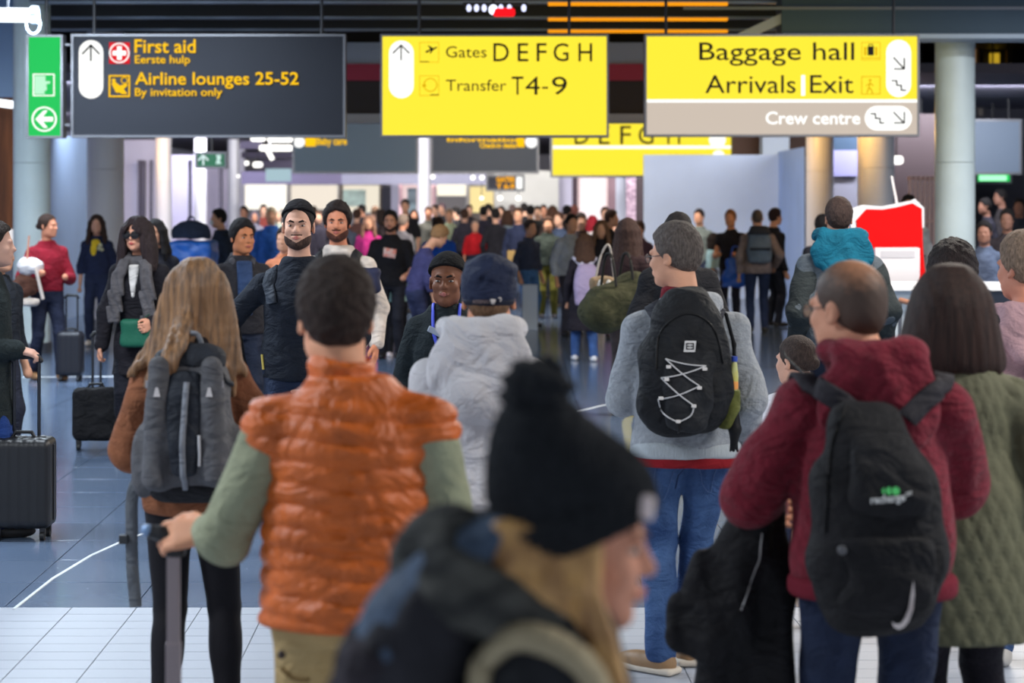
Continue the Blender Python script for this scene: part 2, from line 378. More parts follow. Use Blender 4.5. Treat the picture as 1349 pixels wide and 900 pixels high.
def person(px=None, top=None, Y=10, rz=0, H=None, w=1.0, u=None, label='', group=None, h=.008, fem=False,
           skin=(205, 150, 120), hs=None, yaw=0, pitch=0, roll=0, neck_fwd=.0, lhand=None, rhand=None, lpole=(-.5, -1, -.3), rpole=(.5, -1, -.3),
           hcurl=.4, lh=None, rh=None, feet=((-.1, 0), (.1, 0)), toes=(0, 0), legw=1.0, topw=.018, sleeve=1.0, sleever=1.0, hem=.84, flare=0, straight=.8, topcol=(60, 60, 65), topm=None, topfold=.006,
           botcol=(50, 60, 85), botm=None, bfit=.012, boot=(40, 35, 32), sole=None, hair=None, haircol=(45, 32, 26), hairm_=None, hoff=(0, 0), coat=None, collar=None, hood=None,
           armw=1.0, lean=0, shoes=True, X=None, topname='sweater', botname='trousers', fine=True, topx=None, skinn=None, hands=True, belly=0, ears=True, cuffs=True):
    if H is None: H = CH - (top - HY) * Y / F
    if X is None: X = WX(px, Y)
    a = P(); u = u or H / 1.8; a.u = u; hs = hs or (.45 + .55 * H / 1.75); a.hs = hs; a.h = h
    root = empty('person', (X, Y, 0), rz, label, 'person', group); a.root = root; a.X, a.Y, a.rz = X, Y, rz
    hz = H - .130 * hs; sz = 1.46 * u * 1.0
    ly = lambda z: lean * max(z - .95 * u, 0)                     # forward lean
    hc = np.array([hoff[0], .035 * u + neck_fwd + ly(hz) + hoff[1], hz]); hf = Fr(hc, rot(yaw, pitch, roll)); a.hf = hf
    s = S()
    T = [(.86, -.005, .14, .10), (.95, -.012, .168, .118), (1.08, .0, .142 + belly * .3, .102 + belly * .6), (1.24, .004, .150, .112 + belly * .3), (1.35, -.004, .150, .110), (1.43, -.014, .105, .080), (1.52, -.012, .055, .052)]
    a.T = T
    def tors(off=0, z0=.86, z1=1.53, fl=0, ww=w, st=0):
        r = [(z * u, 0, (cy) * u + ly(z * u), (rx + st * max(0, .160 - rx) * (z < 1.3)) * u * ww + off + fl * max(.95 - z, 0), ry * u * (.5 + .5 * ww) + off + fl * max(.95 - z, 0)) for z, cy, rx, ry in T if z * u > z0 * 1.0 - 1e-6]
        b = r[0]; 
        if b[0] > z0 + .005: r.insert(0, (z0, 0, b[2], b[3] + fl * (b[0] - z0), b[4] + fl * (b[0] - z0)))
        return r
    s.add(loft(tors(), rnd=.03))
    nb = np.array([0, -.012 * u + ly(1.5 * u), 1.47 * u])
    s.add(cone(nb, hf.pt((0, -.025 * hs, -.07 * hs)), .062 * u * (.85 if fem else 1), .054 * hs * (.85 if fem else 1)), .03)
    head_sdf(s, hf, hs, fine, fem, ears=ears)
    sh = {}; el = {}; wr = {}; la, lf = .295 * u, .255 * u
    for q, tgt, pole in ((-1, lhand, lpole), (1, rhand, rpole)):
        S0 = np.array([q * (.170 if not fem else .165) * u * w, -.012 * u + ly(sz), 1.372 * u]); 
        if tgt is None: tgt = (q * (.215 * w + .03) * u, .03 + ly(1.2), .86 * u)
        E0, W0 = ik(S0, tgt, la, lf, pole); sh[q], el[q], wr[q] = S0, E0, W0
        s.chain([S0, E0, W0], [.048 * u, .040 * u, .026 * u], .012, k0=.03); s.add(ell(E0 + (W0 - E0) * .25, (.042 * u,) * 3), .03)
        hd = (lh if q < 0 else rh) or {}
        d = hd.get('d', nz(W0 - E0)); n = hd.get('n', (q, 0, 0.2)); sd = hd.get('t', (0, 1, 0.3))
        if hands: hand(s, W0, d, n, sd, hs * (.92 if fem else 1), hd.get('curl', hcurl), fingers=h <= .0091)
    a.sh, a.el, a.wr = sh, el, wr
    hipz = .93 * u; kn = {}; an = {}; hp = {}
    for i, q in enumerate((-1, 1)):
        H0 = np.array([q * .088 * u * w, -.01, hipz]); A0 = np.array([feet[i][0], feet[i][1], (feet[i][2] if len(feet[i]) > 2 else 0) + .085 * u])
        K0, A0 = ik(H0, A0, .445 * u, .425 * u, (0, 1, 0)); kn[q], an[q], hp[q] = K0, A0, H0
        s.chain([H0, K0, A0], [.082 * u * legw, .052 * u * legw, .036 * u], .012, k0=.04); s.add(ell(K0 + (A0 - K0) * .3 + np.array([0, -.018 * u, 0]), (.046 * u * legw, .046 * u * legw, .10 * u)), .03)
        ty = toes[i]; ft = np.array([math.sin(ty), math.cos(ty), 0])
        s.add(cone(A0 + np.array([0, 0, -.045 * u]) - ft * .03, A0 + np.array([0, 0, -.055 * u]) + ft * .13 * u, .03 * u, .024 * u), .02)
    a.kn, a.an, a.hp = kn, an, hp
    a.body = s.mesh('body', h, skinn or skinm(skin), root); a.s = s
    # --- trousers
    if botcol is not None:
        t = S(); t.add(loft([(z, cx, cy, rx, ry) for z, cx, cy, rx, ry in tors(bfit, .84 * u, 1.02) if z < 1.12 * u], rnd=.02))
        for q in (-1, 1):
            ex = bfit; K0, A0, H0 = kn[q], an[q], hp[q]
            t.chain([H0, K0, A0 + np.array([0, 0, .0])], [.084 * u * legw + ex, (.055 * u + ex * 1.0) * legw, (.040 * u + ex * 1.4)], .014, k0=.03)
            t.add(ell(K0 + (A0 - K0) * .3 + np.array([0, -.018 * u, 0]), (.048 * u * legw + ex, .048 * u * legw + ex, .12 * u)), .03)
        t.disp(folds(.004 if bfit > .006 else .0012, 14, 11, px or 3)); t.cut(lambda X_, Y_, Z_, z0=min(an[-1][2], an[1][2]) - .035 * u: z0 - Z_ + 0 * X_)
        a.bot = t; a.bottom = t.mesh(botname, max(h, .009), botm or cloth(botcol), root)
    # --- shoes
    if shoes:
        for i, q in enumerate((-1, 1)):
            ty = toes[i]; ft = np.array([math.sin(ty), math.cos(ty), 0]); A0 = an[q]; R = rot(-ty); b = A0 + np.array([0, 0, -.085 * u])
            g = Fr(b, R); t = S(); t.add(ell((0, .075 * u, .035 * u), (.048 * u, .135 * u, .045 * u), g)); t.add(ell((0, -.01 * u, .05 * u), (.043 * u, .055 * u, .06 * u), g), .03); t.cut(lambda X_, Y_, Z_, z=b[2] + .004: z - Z_ + 0 * X_ + 0 * Y_)
            o = t.mesh('shoe', max(h, .008), mat(boot, .5, .2, 60, .1), root)
            if sole: s2 = S(); s2.add(rbox((0, .065 * u, .016 * u), (.05 * u, .142 * u, .0145 * u), .013 * u, g)); s2.mesh('sole', max(h, .008), mat(sole, .6), o)
    # --- upper garment
    t = S(); z0 = hem * 1.0; off = topw
    tz = tors(off, z0, fl=flare, st=straight)
    if coat: tz = [(z, 0, -.01 + ly(z), rx * w, ry) for z, _x, _y, rx, ry in coat] + [r for r in tors(off, 1.1) if r[0] > 1.1 * u]
    t.add(loft(tz, rnd=.02))
    for q in (-1, 1):
        t.add(cone(nb + np.array([0, 0, -.035 * u]), sh[q] if sleeve > 0 else nb + (sh[q] - nb) * .98, .050 * u + off * .35, .050 * u + off * (.7 if sleeve > 0 else .95)), .03)
        E0, W0 = el[q], wr[q]; e1 = E0 + (W0 - E0) * max(min((sleeve - .5) * 2, 1), 0) * .96
        if sleeve >= .5: t.chain([sh[q], E0, e1], [(.050 * u + off * .7) * armw, (.044 * u + off * .8) * sleever * armw, (.032 * u + off * .6) * sleever], .014, k0=.022)
        elif sleeve > .05: t.add(cone(sh[q], sh[q] + (E0 - sh[q]) * min(sleeve * 2, 1), .054 * u + off, .052 * u + off), .04)
    if topx: topx(t, a)
    if topfold: t.disp(folds(topfold, 9, 8, (px or 1) * .37))
    t.cut(lambda X_, Y_, Z_: z0 - Z_ + 0 * X_ + 0 * Y_)
    a.top = t; a.topmat = topm or cloth(topcol); a.toph = max(h, .008); a.nb = nb
    a.topo = t.mesh(topname, a.toph, a.topmat, root)
    # --- hair
    if hair: hairdo(a, hair, hairm_ or hairm(haircol), haircol)
    return a
def shell(a, g, fn, h=None, name='hair', m=None, dispf=None, base=None, extra=None, ck=0.0):
    s = S(); hs = a.hs
    for c, r in (base or [((0, -.01, .038), (.077, .098, .090))]): s.add(ell(np.array(c) * hs, tuple((v + g) * hs for v in r), a.hf), .02)
    if extra: extra(s)
    if dispf: s.disp(dispf)
    s.cut(cutf(a.hf, hs, fn), ck); return s.mesh(name, h or a.h, m, a.root)
def hairdo(a, kind, m, col):
    hs, hf = a.hs, a.hf; g = lambda v: np.array(v) * hs; rnd = random.Random(int(abs(a.X * 1000)))
    if kind in ('short', 'crop', 'mid', 'curly', 'kid'):
        t = {'short': .011, 'crop': .004, 'mid': .014, 'curly': .018, 'kid': .008}[kind]
        amp = {'short': .0032, 'crop': .0006, 'mid': .0035, 'curly': .006, 'kid': .0015}[kind]
        def ex(s):
            s.add(ell(g((0, -.05, -.012)), (.060 * hs, .052 * hs, .058 * hs), hf), .03)
            if kind != 'crop': s.add(ell(g((0, -.004, .072)), tuple(v * hs for v in (.062 + t, .082 + t, .064 + t)), hf), .02)
        df = (lambda X, Y, Z: amp * np.sin(95 * X + 3 * np.sin(70 * Z)) * np.sin(90 * Y + 60 * Z)) if kind in ('curly', 'mid', 'short') else (lambda X, Y, Z: amp * np.sin(160 * X + 40 * Z) * np.sin(120 * Z + 60 * Y))
        a.hair = shell(a, t, hairline(.084 if kind != 'mid' else .080, .020, -.062, -.03, .45), m=m, dispf=df, extra=ex, ck=.004 if kind == 'crop' else .016)
    elif kind in ('bun', 'pony', 'tied'):
        def ex(s):
            if kind == 'bun': s.add(ell(g((0, -.10, .09)), (.036 * hs,) * 3, hf), .015)
            if kind == 'tied': s.add(ell(g((0, -.11, .0)), (.034 * hs,) * 3, hf), .015)
            if kind == 'pony': s.chain([g((0, -.10, .05)), g((0, -.15, .02)), g((0, -.16, -.1)), g((.01, -.14, -.2))], [.022 * hs, .03 * hs, .03 * hs, .012 * hs], .015, hf)
        a.hair = shell(a, .008, hairline(.08, .02, -.065, -.03, .4), m=m, dispf=strands(hf, hs, .0015, 20), extra=ex)
    elif kind in ('long', 'bob', 'longfront', 'wavy'):
        L = {'long': -.34, 'bob': -.15, 'longfront': -.30, 'wavy': -.38}[kind]; s = S()
        s.add(ell(g((0, -.012, .040)), tuple(v * hs for v in (.088, .108, .100)), hf)); n = 15
        for i in range(n):
            th = math.radians(-118 + 236 * i / (n - 1)); cx, cy = math.sin(th), -math.cos(th); jt = rnd.uniform(-.02, .02); k = 1 + .12 * rnd.random()
            p = [(cx * .05, cy * .06 - .01, .09), (cx * .083, cy * .10 - .005, .02), (cx * .095 * k, cy * .10 - .01, -.08), (cx * .11 * k, cy * .09 - .03 - (.02 if cy < 0 else -.03), (L - .08) / 2 + jt), (cx * .11 * k, cy * .07 - .035, L + jt)]
            if kind == 'bob': p = p[:3] + [(cx * .100 * k, cy * .09 - .015, L + jt)]
            s.chain([g(q) for q in p], [.02 * hs, .028 * hs, .026 * hs, .024 * hs, .012 * hs][:len(p)], .018, hf)
        s.disp(strands(hf, hs, .0028, 16)); s.sub(ell(g((0, .085, -.045)), (.058 * hs, .075 * hs, .118 * hs), hf), .012)
        a.hair = s.mesh('hair', a.h, m, a.root)
def hat(a, kind, m, z=.03, t=.014, name='hat'):
    hs, hf = a.hs, a.hf; g = lambda v: np.array(v) * hs
    if kind == 'beanie':
        o = shell(a, t, lambda x, y, zz: (z + y * .35) - zz, name=name, m=m, extra=lambda s: s.add(ell(g((0, -.03, .075)), tuple(v * hs for v in (.075, .088, .075)), hf), .02))
    else:
        def ex(s): s.add(ell(g((0, -.012, .07)), tuple(v * hs for v in (.082, .1, .078)), hf), .01)
        o = shell(a, t, lambda x, y, zz: (z + y * .12) - zz, name=name, m=m, extra=ex)
        s = S(); s.add(ell(g((0, .125, z + .022)), (.07 * hs, .065 * hs, .006 * hs), hf, rot(0, -.18))); s.add(ell(g((0, .09, z + .027)), (.078 * hs, .05 * hs, .008 * hs), hf, rot(0, -.1)), .01); s.mesh('brim', max(.005, a.h * .8), m, o)
    return o
def face(a, iris=(60, 40, 30), brow=(40, 28, 22), lip=(170, 95, 85), beard=None, bt=.004, stache=True, eyes=True):
    hs, hf = a.hs, a.hf; g = lambda v: np.array(v) * hs; hh = .0035
    if eyes:
        for q in (-1, 1):
            s = S(); s.add(ell(g((q * .031, .0815, .003)), (.0140 * hs, .011 * hs, .0050 * hs), hf)); e = s.mesh('eye', hh, mat((176, 166, 158), .3), a.root)
            s = S(); s.add(ell(g((q * .031, .0912, .003)), (.0055 * hs, .004 * hs, .0055 * hs), hf)); s.mesh('iris', .002, mat(iris, .2), e)
    for q in (-1, 1):
        s = S(); s.chain([g((q * .014, .0985, .021)), g((q * .031, .0985, .027)), g((q * .048, .086, .021))], [.0045 * hs, .005 * hs, .003 * hs], .004, hf); s.mesh('eyebrow', hh, hairm(brow), a.root)
    s = S(); s.chain([g((-.021, .0965, -.059)), g((0, .1045, -.0555)), g((.021, .0965, -.059))], [.003 * hs, .0055 * hs, .003 * hs], .004, hf); s.chain([g((-.016, .098, -.0635)), g((0, .103, -.0655)), g((.016, .098, -.0635))], [.003 * hs, .0055 * hs, .003 * hs], .004, hf); s.mesh('lips', hh, skinm(lip), a.root)
    if beard:
        s = S(); head_sdf(s, hf, hs, True, ears=False); s.disp(lambda X, Y, Z: -bt + 0 * X)
        def reg(x, y, z):
            low = z + .086 + np.abs(x) * -.62; mouth = .0
            r = np.maximum(low, -.012 - y)                       # chin and jaw, in front of ears
            st = np.maximum(np.maximum(np.maximum(np.abs(x) - .030, .009 - np.abs(x) * 3), np.abs(z + .045) - .0045), .06 - y) if False else np.maximum(np.maximum(np.abs(x) - .030, np.abs(z + .0455) - .0045), .06 - y)
            lips_ = np.maximum(np.abs(x) - .024, np.abs(z + .0600) - .0085)
            r = np.minimum(r, st) if stache else r
            return np.maximum(r, -lips_)
        s.cut(cutf(hf, hs, reg)); s.mesh('beard', .004, hairm(beard), a.root)
def glasses(a, m, lens=None, r=.021, wd=.0018):
    hs, hf = a.hs, a.hf; root = None; V = []
    bm = bmesh.new()
    for q in (-1, 1):
        pts = [hf.pt(np.array((q * .033 + math.cos(t) * r * 1.15, .112 - .15 * abs(q * .033 + math.cos(t) * r) + .004, .0 + math.sin(t) * r)) * hs) for t in np.linspace(0, 2 * math.pi, 15)]
        for i in range(14): cyl_bm(bm, pts[i], pts[i + 1], wd, n=5)
        cyl_bm(bm, hf.pt(np.array((q * .058, .100, .006)) * hs), hf.pt(np.array((q * .082, -.005, .012)) * hs), wd, n=5)
    cyl_bm(bm, hf.pt(np.array((-.009, .113, .004)) * hs), hf.pt(np.array((.009, .113, .004)) * hs), wd, n=5)
    o = bmobj('glasses', bm, m, a.root, True)
    for q in (-1, 1):
        s = S(); s.add(ell(np.array((q * .033, .1115, 0)) * hs, (r * 1.12 * hs, .003 * hs, r * hs), hf, rot(-q * .15))); s.mesh('lens', .0025, lens or mat((220, 225, 230), .05, alpha=.25), o)
    return o
def hoodm(a, m, w=.13, zt=1.50, name='hood', drop=.14, amp=.006, wide=1.0):
    """a hood lying on the back and round the neck"""
    u = a.u; s = S(); nb = a.nb; c = np.array([nb[0], nb[1], 0])
    pts = [(-.075 * wide, .07, zt - .03), (-.095 * wide, .0, zt + .012), (-.075 * wide, -.075, zt + .02), (0, -.105, zt + .012), (.075 * wide, -.075, zt + .02), (.095 * wide, .0, zt + .012), (.075 * wide, .07, zt - .03)]
    s.chain([c + np.array(p) * np.array([u, u, u]) for p in pts], [.03 * u, .036 * u, .038 * u, .036 * u, .038 * u, .036 * u, .03 * u], .03)
    s.add(ell(c + np.array([0, -.105 * u, (zt - drop * .45) * u]), (w * u, .055 * u, drop * .62 * u)), .04)
    s.add(ell(c + np.array([0, -.135 * u, (zt - drop * .85) * u]), (w * .62 * u, .04 * u, drop * .32 * u)), .05)
    s.sub(cone(c + np.array([0, .0, (zt - .05) * u]), c + np.array([0, .02, (zt + .2) * u]), .058 * u), .012)
    s.disp(lambda X, Y, Z: amp * np.sin(34 * (Z * 1.0 + .9 * np.abs(X - nb[0])) + 2 * np.sin(18 * X)))
    a.hoods = s; return s.mesh(name, a.toph, m, a.root)
def place(a, name, label, cat, group=None):
    return empty(name, (a.X, a.Y, 0), a.rz, label, cat, group)
# ------------------------------------------------------------------ the hall
def tilemat(rgb, rough, grout=None, sx=.6, sy=.6, offy=9.13, var=.06):
    m = bpy.data.materials.new('tile'); m.use_nodes = True; nt = m.node_tree; b = nt.nodes['Principled BSDF']
    b.inputs['Roughness'].default_value = rough; g = nt.nodes.new('ShaderNodeNewGeometry')
    n = nt.nodes.new('ShaderNodeTexNoise'); n.inputs['Scale'].default_value = 1.2; n.inputs['Detail'].default_value = 6; nt.links.new(g.outputs['Position'], n.inputs['Vector'])
    c = lin(rgb); r = nt.nodes.new('ShaderNodeValToRGB'); r.color_ramp.elements[0].position = .3; r.color_ramp.elements[1].position = .7
    r.color_ramp.elements[0].color = (*[v * (1 - var) for v in c], 1); r.color_ramp.elements[1].color = (*[v * (1 + var) for v in c], 1)
    nt.links.new(n.outputs['Fac'], r.inputs[0]); out = r.outputs[0]
    sp = nt.nodes.new('ShaderNodeTexVoronoi'); sp.inputs['Scale'].default_value = 9; nt.links.new(g.outputs['Position'], sp.inputs['Vector'])
    lt = nt.nodes.new('ShaderNodeMath'); lt.operation = 'LESS_THAN'; lt.inputs[1].default_value = .035; nt.links.new(sp.outputs['Distance'], lt.inputs[0])
    mx = nt.nodes.new('ShaderNodeMixRGB'); mx.inputs[2].default_value = (.7, .72, .75, 1); nt.links.new(lt.outputs[0], mx.inputs[0]); nt.links.new(out, mx.inputs[1])
    if rgb[0] < 120: out = mx.outputs[0]
    if grout:
        br = nt.nodes.new('ShaderNodeTexBrick'); br.offset = 0; br.inputs['Scale'].default_value = 1; br.inputs['Mortar Size'].default_value = .005
        br.inputs['Brick Width'].default_value = sx; br.inputs['Row Height'].default_value = sy; br.inputs['Mortar'].default_value = (*lin(grout), 1)
        mp = nt.nodes.new('ShaderNodeMapping'); mp.inputs['Location'].default_value = (0, -offy, 0); nt.links.new(g.outputs['Position'], mp.inputs[0]); nt.links.new(mp.outputs[0], br.inputs['Vector'])
        nt.links.new(out, br.inputs['Color1']); nt.links.new(out, br.inputs['Color2']); out = br.outputs['Color']
    nt.links.new(out, b.inputs['Base Color']); return m
dark_t = tilemat((92, 108, 132), .16); pale_t = tilemat((160, 167, 180), .38, var=.03)
far_t = tilemat((92, 108, 132), .16, (30, 36, 44))
def quad(name, x0, x1, y0, y1, z, m, th=.05):
    return box(name, (x0, y0, z - th), (x1, y1, z), m)
YB, YD = 9.13, 16.33
fl = struct(quad('floor', -16, 16, YD, 82, 0, far_t)); 
g1 = struct(quad('floor_bed_pale', -16, 16, -8, YB, -.006, mat((120, 126, 134), .9))); g1.parent = fl; g1.name = 'pale_tile_bed'
g2 = struct(quad('floor_bed_dark', -16, 16, YB, YD, -.006, mat((28, 33, 40), .9))); g2.parent = fl; g2.name = 'dark_tile_bed'
def tiles(name, x0, nx, y0, ny, sx, sy, m, gap):
    me = None; sh = -.024
    for j in range(ny):
        for i in range(nx):
            if me is None:
                o = box(name, (gap / 2, gap / 2, -.02), (sx - gap / 2, sy - gap / 2, 0), m, fl, .0015); me = o.data
                for v_ in me.vertices: v_.co.x += sh * v_.co.y
            else: o = link(bpy.data.objects.new(name, me), fl)
            y = y0 + j * sy; o.location = (x0 + i * sx + sh * (y - 9.13), y, ((i * 7 + j * 3) % 5) * .0001)
tiles('pale_tile', -2.5 + .165, 15, YB - 1.5, 10, .30, .15, pale_t, .004)
tiles('dark_tile', -4.15, 13, YB, 12, .60, .60, dark_t, .005)
quadp = lambda x0, x1, y0, y1: None
# pale and dark floor outside the singly laid tiles
for (nm, x0, x1, y0, y1, m) in [('pale_paving', -16, -2.29, -8, YB, pale_t), ('pale_paving', 2.15, 16, -8, YB, pale_t), ('pale_paving', -2.335, 2.165, -8, YB - 1.5, pale_t),
                                ('dark_paving', -16, -4.14, YB, YD, far_t), ('dark_paving', 3.44, 16, YB, YD, far_t)]:
    o = struct(quad(nm, x0, x1, y0, y1, -.0005, m, .004)); o.parent = fl
# inlaid lines
def inlay(pts, wd, m):
    V, Fs = [], []; N = len(pts)
    for i, p in enumerate(pts):
        a = Vector(pts[min(i + 1, N - 1)]) - Vector(pts[max(i - 1, 0)]); s = Vector((a.y, -a.x)).normalized() * wd / 2
        for q in (-1, 1):
            for z in (-.003, .0025): V.append((p[0] + q * s.x, p[1] + q * s.y, z))
    for i in range(N - 1):
        a, b = i * 4, i * 4 + 4; Fs += [(a + 1, a + 3, b + 3, b + 1), (a, a + 1, b + 1, b), (a + 2, b + 2, b + 3, a + 3)]
    o = npmesh('inlay_strip', V, Fs, mat((215, 222, 228), .35), fl, False); return o
def gp(px, py): Y = CH * F / (py - HY); return (WX(px, Y), Y)
inlay([gp(18, 803), gp(70, 762), gp(120, 732), gp(166, 711), gp(215, 694)], .018, None)
inlay([gp(30, 497), gp(165, 496)], .10, None)
inlay([gp(740, 548), gp(790, 535), gp(840, 526)], .03, None)

def wall(name, px0, px1, py0, Y, m, Y2=None, z0=0, th=.12):
    Y2 = Y2 or Y; x0, x1 = WX(px0, Y), WX(px1, Y2); zt = WZ(py0, Y)
    bm = bmesh.new(); a = [(x0, Y), (x1, Y2), (x1, Y2 + th), (x0, Y + th)]
    lo = [bm.verts.new((*p, z0)) for p in a]; hi = [bm.verts.new((*p, zt)) for p in a]
    bm.faces.new(lo); bm.faces.new(hi[::-1])
    for i in range(4): bm.faces.new((lo[i], lo[(i + 1) % 4], hi[(i + 1) % 4], hi[i]))
    bmesh.ops.recalc_face_normals(bm, faces=bm.faces); return struct(bmobj(name, bm, m))
W_ = lambda c, r=.6: mat(c, r, 0, 60, .03, 2)
# side and end walls, ceiling
struct(box('wall_left', (-12.2, 10, 0), (-12, 82, 6), W_((196, 202, 226)))); struct(box('wall_right', (13, 20, 0), (13.2, 82, 6), W_((60, 58, 66))))
struct(box('wall_back', (-12, 80, 0), (13, 80.2, 5), W_((150, 148, 160))))
struct(box('ceiling', (-12, 27.9, 4.95), (13, 80, 5.1), W_((46, 44, 50))))
struct(box('ceiling_void', (-9, -2, 5.0), (9.5, 27.9, 5.1), W_((30, 29, 34)))).name = 'ceiling_front'
# ceiling baffles
steel = mat((120, 122, 128), .35, metal=.8); steeld = mat((52, 50, 52), .5, metal=.4)
for k, (py, Y) in enumerate([(5, 23.7), (25, 25.7), (42, 27.5)]):
    r = empty('ceiling_baffle', (0, Y, 4.25), 0, ['front ceiling slat, the uppermost metal line across the top of the hall', 'middle ceiling slat between the two other metal lines', 'rear ceiling slat just above the hanging signs'][k], 'ceiling slat', 'dark ceiling slats')
    x0, x1 = WX(40, Y), WX(1040, Y)
    box('blade', (x0, -.05, .03), (x1, .05, .45), steeld, r); box('edge_strip', (x0, -.06, 0), (x1, .06, .03), mat((150, 160, 178), .4, metal=.6, var=.3, vscale=1), r)
    if True:
        c = WX(722, Y), WX(958, Y); o = box('orange_light_strip', (c[0], -.07, -.022), (c[1], .03, .012), glow((255, 158, 20), 1.0), r); o['label'] = 'glowing orange light strip'
Yb = 28.5
def band(name, py0, py1, px0, px1, m, Y=Yb, th=.1): return struct(box(name, (WX(px0, Y), Y, WZ(py1, Y)), (WX(px1, Y), Y + th, WZ(py0, Y)), m))
band('trim_1', 56, 84, 190, 1030, W_((168, 176, 196))); band('trim_2', 84, 106, 190, 1030, W_((176, 60, 84)), Y=28.4, th=.2); band('trim_3', 106, 150, 190, 1030, W_((62, 54, 54)))
band('trim_4', 150, 162, 190, 1030, W_((176, 172, 174)), Y=28.35, th=.3); band('trim_5', -10, 56, 190, 1030, W_((34, 28, 28)), Y=28.7)
struct(box('ceiling_soffit', (-11.9, 28.9, 3.76), (12.9, 79.9, 3.9), W_((96, 92, 104)))).name = 'ceiling_soffit'
# grey beam, upper right, with its pale lower edge, and the sloping pale brace
Y = 23.2
o = struct(box('trim_6', (WX(1030, Y), Y, WZ(46, Y)), (WX(1460, Y), Y + .5, 5.0), W_((62, 78, 92)))); o = struct(box('trim_7', (WX(1030, Y), Y - .05, WZ(51, Y)), (WX(1460, Y), Y + .55, WZ(45, Y)), W_((168, 178, 190))))
struct(box('trim_8', (WX(900, Y), Y - .03, WZ(13, Y)), (WX(1460, Y), Y, WZ(9, Y)), W_((120, 122, 130))))
prism('brace', [(WX(1000, Y), WZ(44, Y)), (WX(972, Y), WZ(44, Y)), (WX(1058, Y), WZ(4, Y)), (WX(1092, Y), WZ(4, Y))], Y + .05, Y + .2, mat((150, 152, 164), .5))
tag(bpy.data.objects['brace'], 'sloping pale ceiling brace above the baggage sign', 'brace')
# upper left: blue lit ceiling zone and tube lamps
struct(box('wall_left_upper', (WX(-60, 27), 27, WZ(128, 27)), (WX(36, 27), 27.1, 5), W_((150, 178, 214)))).name = 'wall_left_upper'
r = empty('tube_lamp', (0, 20.5, 0), 0, 'bright white tube lamp in the top left corner with round end cap', 'lamp', 'tube lamps')
cyl('tube', (WX(-70, 20.5), 0, WZ(19, 20.5)), (WX(42, 20.5), 0, WZ(20, 20.5)), .075, glow((235, 245, 255), 2.2), r); cyl('end_cap', (WX(42, 20.5), 0, WZ(20, 20.5)), (WX(50, 20.5), 0, WZ(20, 20.5)), .095, mat((200, 215, 235), .3), r)
bm = bmesh.new(); pts = [(WX(44 + 9 * math.cos(t), 20.5), -.0, WZ(32 + 13 * math.sin(t), 20.5)) for t in np.linspace(0, 6.283, 17)]
for i in range(16): cyl_bm(bm, pts[i], pts[i + 1], .012, n=6)
bmobj('hanging_ring', bm, mat((190, 205, 225), .3, metal=.6), r, True); cyl('support', (WX(10, 20.5), .02, WZ(16, 20.5)), (WX(10, 20.5), .02, 5), .015, steel, r)
area('tube_lamp_light', (WX(-10, 20.5), 20.4, WZ(24, 20.5)), (math.radians(25), 0, 0), 1.2, .15, 90, (.7, .85, 1))
r = empty('tube_lamp', (0, 26.5, 0), 0, 'short white tube lamp at left edge beside the green exit sign', 'lamp', 'tube lamps')
cyl('tube', (WX(-60, 26.5), 0, WZ(128, 26.5)), (WX(17, 26.5), 0, WZ(138, 26.5)), .05, glow((240, 248, 255), 2.2), r); cyl('support', (WX(-5, 26.5), 0, WZ(128, 26.5)), (WX(-5, 26.5), 0, 5), .012, steel, r)

# columns
def column(px0, px1, Y, top, m, label, joints=(2.35,), base=0):
    x = WX((px0 + px1) / 2, Y); r_ = (px1 - px0) / 2 * Y / F; zt = min(WZ(top, Y), 4.95) if top > 0 else 4.95
    r = empty('column', (x, Y, 0), 0, label, 'column', 'round columns of the hall')
    zs = [0] + [j for j in joints if j < zt] + [zt]
    for i in range(len(zs) - 1): cyl('column_shaft', (0, 0, zs[i] + (.006 if i else .12)), (0, 0, zs[i + 1]), r_, m, r, n=40)
    cyl('base_ring', (0, 0, 0), (0, 0, .13), r_ + .02, steel, r, n=40); return r
cm = mat((206, 216, 214), .35, .05, 8, .04, 3); cw = mat((222, 220, 226), .35)
column(18, 66, 24.5, 0, cm, 'pale green-white column at left, behind the woman in the red sweater')
column(115, 163, 29.5, 0, cw, 'white column behind the woman with the yellow scarf')
column(205, 226, 48, 150, cw, 'narrow far column under the dark sign, left of the small green sign')
column(256, 272, 55, 150, cw, 'slim far column just below the small green sign')
column(300, 315, 60, 150, cw, 'farthest left column beside the dark row of ceiling lamps')
column(550, 567, 46, 150, mat((198, 196, 208), .4), 'grey post between the two dark far signs')
column(1062, 1098, 31.5, 0, cw, 'white column with orange glow right of the pale blue wall')
column(1130, 1178, 28.2, 0, cw, 'white column behind the red panel')
column(1232, 1284, 24.2, 0, cm, 'large pale column at right, right of the red panel')
for (px, Y, z, p) in [(1046, 30.6, 2.9, 30), (1112, 27.6, 2.9, 26), (196, 47, 3, 36)]:
    d = bpy.data.lights.new('amber_lamp', 'POINT'); d.energy = p; d.color = (1, .55, .12); d.shadow_soft_size = .1
    o = bpy.data.objects.new('amber_lamp', d); link(o); o.location = (WX(px, Y), Y, z)
